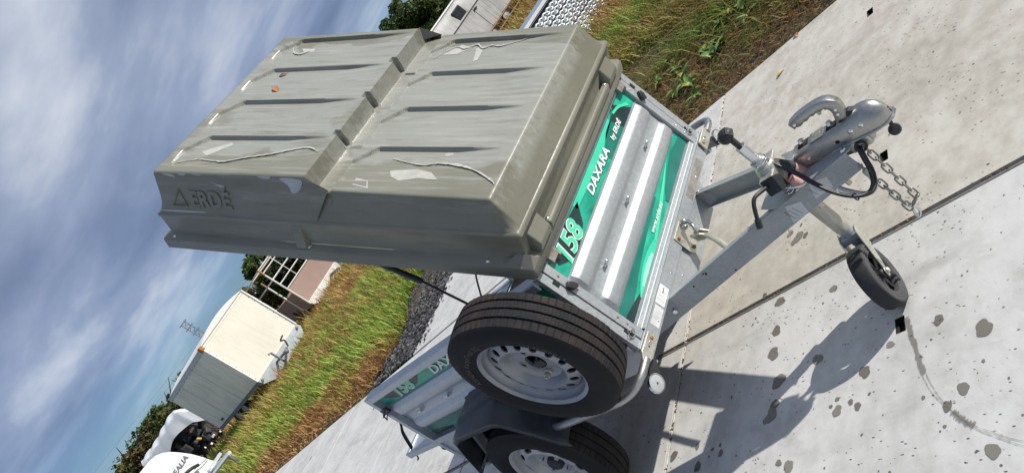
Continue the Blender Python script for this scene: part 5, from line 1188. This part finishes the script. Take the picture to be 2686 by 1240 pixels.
m = MB(); m.tube([A + dF3 * .35 - bk_ * .02 + V(0, 0, .47), A - dF3 * .05 - bk_ * .9 + V(0, 0, .40)], .04, 6); m.tube([A + dF3 * 1.2 + V(0, 0, .47), A - dF3 * .0 - bk_ * .95 + V(0, 0, .40)], .04, 6); m.box(-.1, .1, -.2, .2, -.03, .03, Matrix.Translation(A + dF3 * .1 - bk_ * .2 + V(0, 0, .50))); m.build('drawbar', M_BGALV, wt, 40)
m = MB(); m.tube([A - dF3 * .02 - bk_ * .7 + V(0, 0, .05), A - dF3 * .02 - bk_ * .7 + V(0, 0, .5)], .03, 8); m.lathe([(.03, -.03), (.09, -.03), (.09, .03), (.03, .03)], 16, frame((0, 0, 1), tuple(bk_), tuple(dF3), tuple(A - dF3 * .02 - bk_ * .7 + V(0, 0, .09)))); m.build('jockey_wheel', M_BRAIL, wt, 40)
q = A + dF3 * .75 + bk_ * .8; small_wheel(wt, tuple(q + V(0, 0, .28)), -bk_, .28)
# grey-white horse trailer at the top edge
FA, FB = P2(132.6, 23.9), P2(122.5, 27.0); dH = (FB - FA).normalized(); bH = Vector((-dH.y, dH.x, 0)); bH = bH if bH.dot(FA - Vector((CC[0], CC[1], 0))) > 0 else -bH
ht_ = thing('horse_trailer', 'dirty white livestock trailer with small dark window standing in the brown grass', 'trailer', tuple(FA.lerp(FB, .5)))
M_HW = streaky('dirty_white_panel', (.46, .46, .45), (.22, .215, .19), .75); LH = (FB - FA).length; ph_ = lambda t, z, o=0.: FA + dH * t - bH * o + Vector((0, 0, z))
m = MB(); m.grid([[tuple(ph_(t, z, -o)) for z, o in ((.44, .0), (.9, .0), (1.30, .0))] for t in (0, LH)]); m.hexa([ph_(0, 0, -.02), ph_(LH, 0, -.02), ph_(LH, 0, -1.7), ph_(0, 0, -1.7)], .44, 1.31); m.build('lower_body', M_HW, ht_)
m = MB(); pr2 = [(1.34, .0), (1.60, .03), (1.84, .07), (1.93, .14), (1.98, .30), (2.0, .9), (1.98, 1.5)]; m.grid([[tuple(ph_(t, z, -o)) for z, o in pr2] for t in (0, LH)]); m.add([ph_(0, z, -o) for z, o in pr2] + [ph_(0, 1.34, -1.5)], [tuple(range(8))]); m.build('roof', M_HW, ht_, 40)
m = MB(); m.hexa([ph_(-.01, 0, .012), ph_(LH, 0, .012), ph_(LH, 0, -.05), ph_(-.01, 0, -.05)], 1.305, 1.338); m.build('seal_strip', M_INK, ht_)
m = MB(); m.tube([ph_(-.01, 1.945, -.12), ph_(LH, 1.945, -.12)], .03, 6); m.build('roof_trim', M_BWHITE, ht_, 50)
w0 = 1.02; m = MB(); m.hexa([ph_(w0, 0, .0), ph_(w0 + .44, 0, .0), ph_(w0 + .44, 0, -.10), ph_(w0, 0, -.10)], 1.37, 1.76); wd = m.build('window', simple('window_rubber', (.02, .02, .022), .6, 0, .2, 9, 0), ht_, None, .03)
m = MB(); m.hexa([ph_(w0 + .035, 0, .004), ph_(w0 + .405, 0, .004), ph_(w0 + .405, 0, -.02), ph_(w0 + .035, 0, -.02)], 1.405, 1.725); m.build('pane', simple('dark_glass', (.02, .022, .024), .12, 0, .2, 3, 0), wd, None, .02)
for t in (.35, 1.62): m = MB(); m.hexa([ph_(t, 0, .004), ph_(t + .018, 0, .004), ph_(t + .018, 0, -.01), ph_(t, 0, -.01)], .46, 1.30); m.build('door_seam', M_INK, ht_)
m = MB(); m.tube(cr([ph_(1.62, 1.20, .01), ph_(1.68, 1.25, .03), ph_(1.80, 1.22, .03)], 4), .02, 6); m.build('door_handle', M_INK, ht_, 50)
for t, z in ((.55, .62), (1.0, .55)): m = MB(); m.lathe([(.0001, .01), (.045, .008), (.05, 0)], 14, frame(tuple(dH), (0, 0, 1), tuple(-bH), tuple(ph_(t, z, .002)))); m.build('marker_lamp', M_INK, ht_, 40)
m = MB()
for z in (.22, .44): m.tube([ph_(.9, z, .55), ph_(LH, z, .55)], .025, 6)
for t in (.95, 1.6, 2.25): m.tube([ph_(t, .1, .55), ph_(t, .46, .55)], .02, 6); m.tube([ph_(t, .44, .0), ph_(t, .44, .55)], .02, 6)
m.build('ramp_frame', M_TUBER, ht_, 50)
for t in (1.5, 2.3): small_wheel(ht_, tuple(ph_(t, .28, -.12)), -bH, .28)
# stack of S-profile sheets
S0, S1 = P2(128.3, 9.7), P2(120.0, 10.5); dT = (S1 - S0).normalized(); bT = Vector((-dT.y, dT.x, 0)); bT = bT if bT.dot(S0 - Vector((CC[0], CC[1], 0))) > 0 else -bT
stk = thing('sheet_stack', 'stack of pale S-profile sheets lying in the grass near the top edge', 'stack', tuple(S0.lerp(S1, .5)))
M_SHEET = simple('pale_blue_sheet', (.66, .71, .73), .45, .1, .12, 6, .1); M_SHEETD = simple('blue_grey_cover', (.24, .30, .36), .5, .1, .12, 5, .1)
LS = (S1 - S0).length
for rw in range(8):
    z = .07 + rw * .078 + (.012 if rw > 2 else 0) + (.012 if rw > 5 else 0); pts = []; pit = .088; n = int(LS / pit)
    for k in range(n * 12 + 1):
        t = k / 12; x = t * pit + .034 * math.sin(2 * math.pi * t * 1.0) * 1.0 + .0; pts.append((x - .018 * math.sin(4 * math.pi * t), z + .030 * math.cos(2 * math.pi * t)))
    m = MB(); m.grid([[tuple(S0 + dT * x + bT * dd + V(0, 0, zz)) for x, zz in pts] for dd in (0, 1.1)]); o = m.build('sheet', M_SHEET, stk, 60); md = o.modifiers.new('thickness', 'SOLIDIFY'); md.thickness = .024; md.offset = 0
m = MB(); m.hexa([S0 + bT * .03, S1 + bT * .03, S1 + bT * 1.0, S0 + bT * 1.0], .0, .70); m.build('core', M_INK, stk)
m = MB(); m.hexa([S0 - bT * .01, S1 - bT * .01, S1 + bT * 1.1, S0 + bT * 1.1], .715, .735); m.build('cover_sheet', M_SHEETD, stk)
m = MB(); m.hexa([S0 - bT * .02, S1 - bT * .02, S1 + bT * .03, S0 + bT * .03], .7355, .775); m.build('edge_board', M_BWHITE, stk)
# distant mast and wires
mp = pol(160.25, 120); ms_ = thing('lattice_mast', 'thin grey lattice mast rising behind the white box trailer', 'mast', mp); mpv = Vector(mp)
M_MAST = simple('mast_steel', (.20, .21, .23), .6, .3, .2, 1, 0); lat = P2(160.25, 120); ld = Vector((-math.sin(R_(160.25)), math.cos(R_(160.25)), 0))
for sg in (-1, 1): m = MB(); m.tube([mpv + ld * .45 * sg, mpv + ld * .38 * sg + V(0, 0, 9.2)], .06, 5); m.build('leg', M_MAST, ms_)
m = MB()
for k in range(12):
    z = k * .75; m.tube([mpv + ld * .42 + V(0, 0, z), mpv - ld * .42 + V(0, 0, z + .75)], .04, 4); m.tube([mpv - ld * .42 + V(0, 0, z), mpv + ld * .42 + V(0, 0, z + .75)], .04, 4)
m.build('bracing', M_MAST, ms_)
for z in (6.9, 8.0, 9.1): m = MB(); m.tube([mpv - ld * .75 + V(0, 0, z), mpv + ld * .75 + V(0, 0, z)], .09, 5); m.build('platform', M_MAST, ms_)
for (a0, e0, a1, e1, d_), lb in zip(((176, 2.85, 150, 1.45, 90), (176, 2.05, 150, 1.6, 90)), ('upper of two thin overhead wires against the blue sky', 'lower of two thin overhead wires against the blue sky')):
    pa, pb = pol(a0, d_, CC[2] + d_ * math.tan(R_(e0))), pol(a1, d_, CC[2] + d_ * math.tan(R_(e1))); m = MB(); m.tube([Vector(pa), Vector(pb)], .022, 4); o = m.build('overhead_wire', simple('wire', (.30, .34, .40), .6, 0, .1, 1, 0)); tag(o, lb, 'wire', 'overhead wires')

# ------------------------------------------------------------------ trees
def tree(label, az, d, h, w, seed, n=5200, cols=((.030, .055, .014), (.075, .095, .022)), group='trees behind the yard', bottom=.05, leaf=.13):
    r = np.random.default_rng(seed); base = Vector(pol(az, d)); t = thing('tree', label, 'tree', tuple(base), group)
    m = MB(); m.tube(cr([base, base + V(.1, 0, h * .3), base + V(-.1, .1, h * .6), base + V(0, 0, h * .85)], 4), [.16 * (1 - .9 * i / 12) + .02 for i in range(13)], 8)
    for k in range(7):
        z = h * r.uniform(.25, .7); a = r.uniform(0, 6.28); ln = w * r.uniform(.3, .48); m.tube(cr([base + V(0, 0, z), base + V(math.cos(a) * ln * .5, math.sin(a) * ln * .5, z + ln * .25), base + V(math.cos(a) * ln, math.sin(a) * ln, z + ln * .7)], 3), [.06, .055, .05, .04, .035, .025, .015], 5)
    m.build('trunk', M_BARK, t, 60)
    nc = 46; cc = np.empty((nc, 3)); cr_ = np.empty(nc)
    for k in range(nc):
        q = r.normal(0, 1, 3); q /= np.linalg.norm(q); q *= r.random() ** .33
        cc[k] = [q[0] * w * .46, q[1] * w * .46, h * (bottom + (1 - bottom) * .5) + q[2] * h * (1 - bottom) * .46]; cr_[k] = w * r.uniform(.07, .17)
    idx = r.integers(0, nc, n); dr = r.normal(0, 1, (n, 3)); dr /= np.linalg.norm(dr, axis=1)[:, None]
    P = cc[idx] + dr * (cr_[idx] * r.random(n) ** .4)[:, None] * np.array([1, 1, .8]); P[:, 2] = np.maximum(P[:, 2], .05); P += np.array(base)
    a = r.normal(0, 1, (n, 3)); a /= np.linalg.norm(a, axis=1)[:, None]; b_ = np.cross(a, r.normal(0, 1, (n, 3))); b_ /= np.linalg.norm(b_, axis=1)[:, None]
    s_ = leaf * r.uniform(.5, 1.3, n)[:, None] * (d / 50) ** .5
    Q = np.stack([P - a * s_, P + b_ * s_ * .6, P + a * s_, P - b_ * s_ * .6], 1)
    me = bpy.data.meshes.new('crown'); me.vertices.add(4 * n); me.vertices.foreach_set('co', Q.ravel()); me.loops.add(4 * n); me.loops.foreach_set('vertex_index', np.arange(4 * n, dtype=np.int32)); me.polygons.add(n); me.polygons.foreach_set('loop_start', np.arange(n, dtype=np.int32) * 4); me.update(calc_edges=True)
    tt = np.clip(.5 + .25 * r.normal(0, 1, nc), 0, 1)[idx][:, None]; c = (np.array(cols[0]) * (1 - tt) + np.array(cols[1]) * tt) * r.uniform(.7, 1.3, (n, 1))
    at = me.attributes.new('tint', 'FLOAT_COLOR', 'POINT'); c4 = np.ones((n, 4, 4)); c4[:, :, :3] = c[:, None, :]; at.data.foreach_set('color', c4.ravel())
    o = link('crown', me, M_LEAF, t); return t
G1 = ((.038, .070, .020), (.10, .14, .034)); G2 = ((.06, .065, .018), (.16, .14, .03)); G3 = ((.05, .045, .018), (.15, .10, .03))
for i, (az, d, h, w, cl_, lb) in enumerate([
    (164.6, 46, 2.9, 4.0, G1, 'dark green tree behind the roof end of the box trailer'),
    (166.0, 47, 3.1, 4.0, G2, 'yellowish tree behind the white sheet, first from the box trailer'),
    (167.3, 48, 3.3, 4.0, G1, 'dark green tree behind the white sheet, second from the box trailer'),
    (168.6, 47, 3.2, 4.0, G3, 'brownish autumn tree behind the white sheet and white trailer nose'),
    (170.0, 48, 3.2, 4.2, G2, 'olive tree at the lower left edge, last of the row'),
    (171.8, 48, 3.1, 4.0, G1, 'dark tree just at the lower left frame corner'),
    (153.6, 38, 3.45, 2.6, G1, 'round dark tree behind the cage trailer against the sky'),
    (155.6, 40, 2.75, 2.6, G2, 'lower olive bush between cage trailer and box trailer'),
    (151.2, 37, 3.1, 4.2, ((.015, .022, .008), (.03, .04, .012)), 'very dark dense tree behind the cage trailer bars'),
    (147.5, 38, 3.2, 5.5, G1, 'wide dark tree hidden behind the raised lid'),
    (133.6, 40, 4.8, 4.0, G1, 'tall dark green tree left of the livestock trailer'),
    (131.4, 41, 4.1, 4.2, G1, 'dark green tree behind the livestock trailer roof'),
    (129.0, 42, 3.4, 4.0, G1, 'dark green tree above the livestock trailer at the top edge'),
    (138.5, 40, 3.6, 4.5, G1, 'dark green tree hidden behind the lid edge')]):
    tree(lb, az, d, h, w, 20 + i, cols=cl_, n=9000 if i in (6, 8, 10, 11, 12) else 5200)
# low scrub closing the view under the bars
for i, az in enumerate((157.5, 160.5, 163.0)):
    tree(('low scrub bush far behind the trailers, nearest to the cage', 'low scrub bush far behind the box trailer middle', 'low scrub bush far behind the box trailer rear')[i], az, 44, 1.9, 4.0, 50 + i, cols=G1, n=2500, group='low scrub')
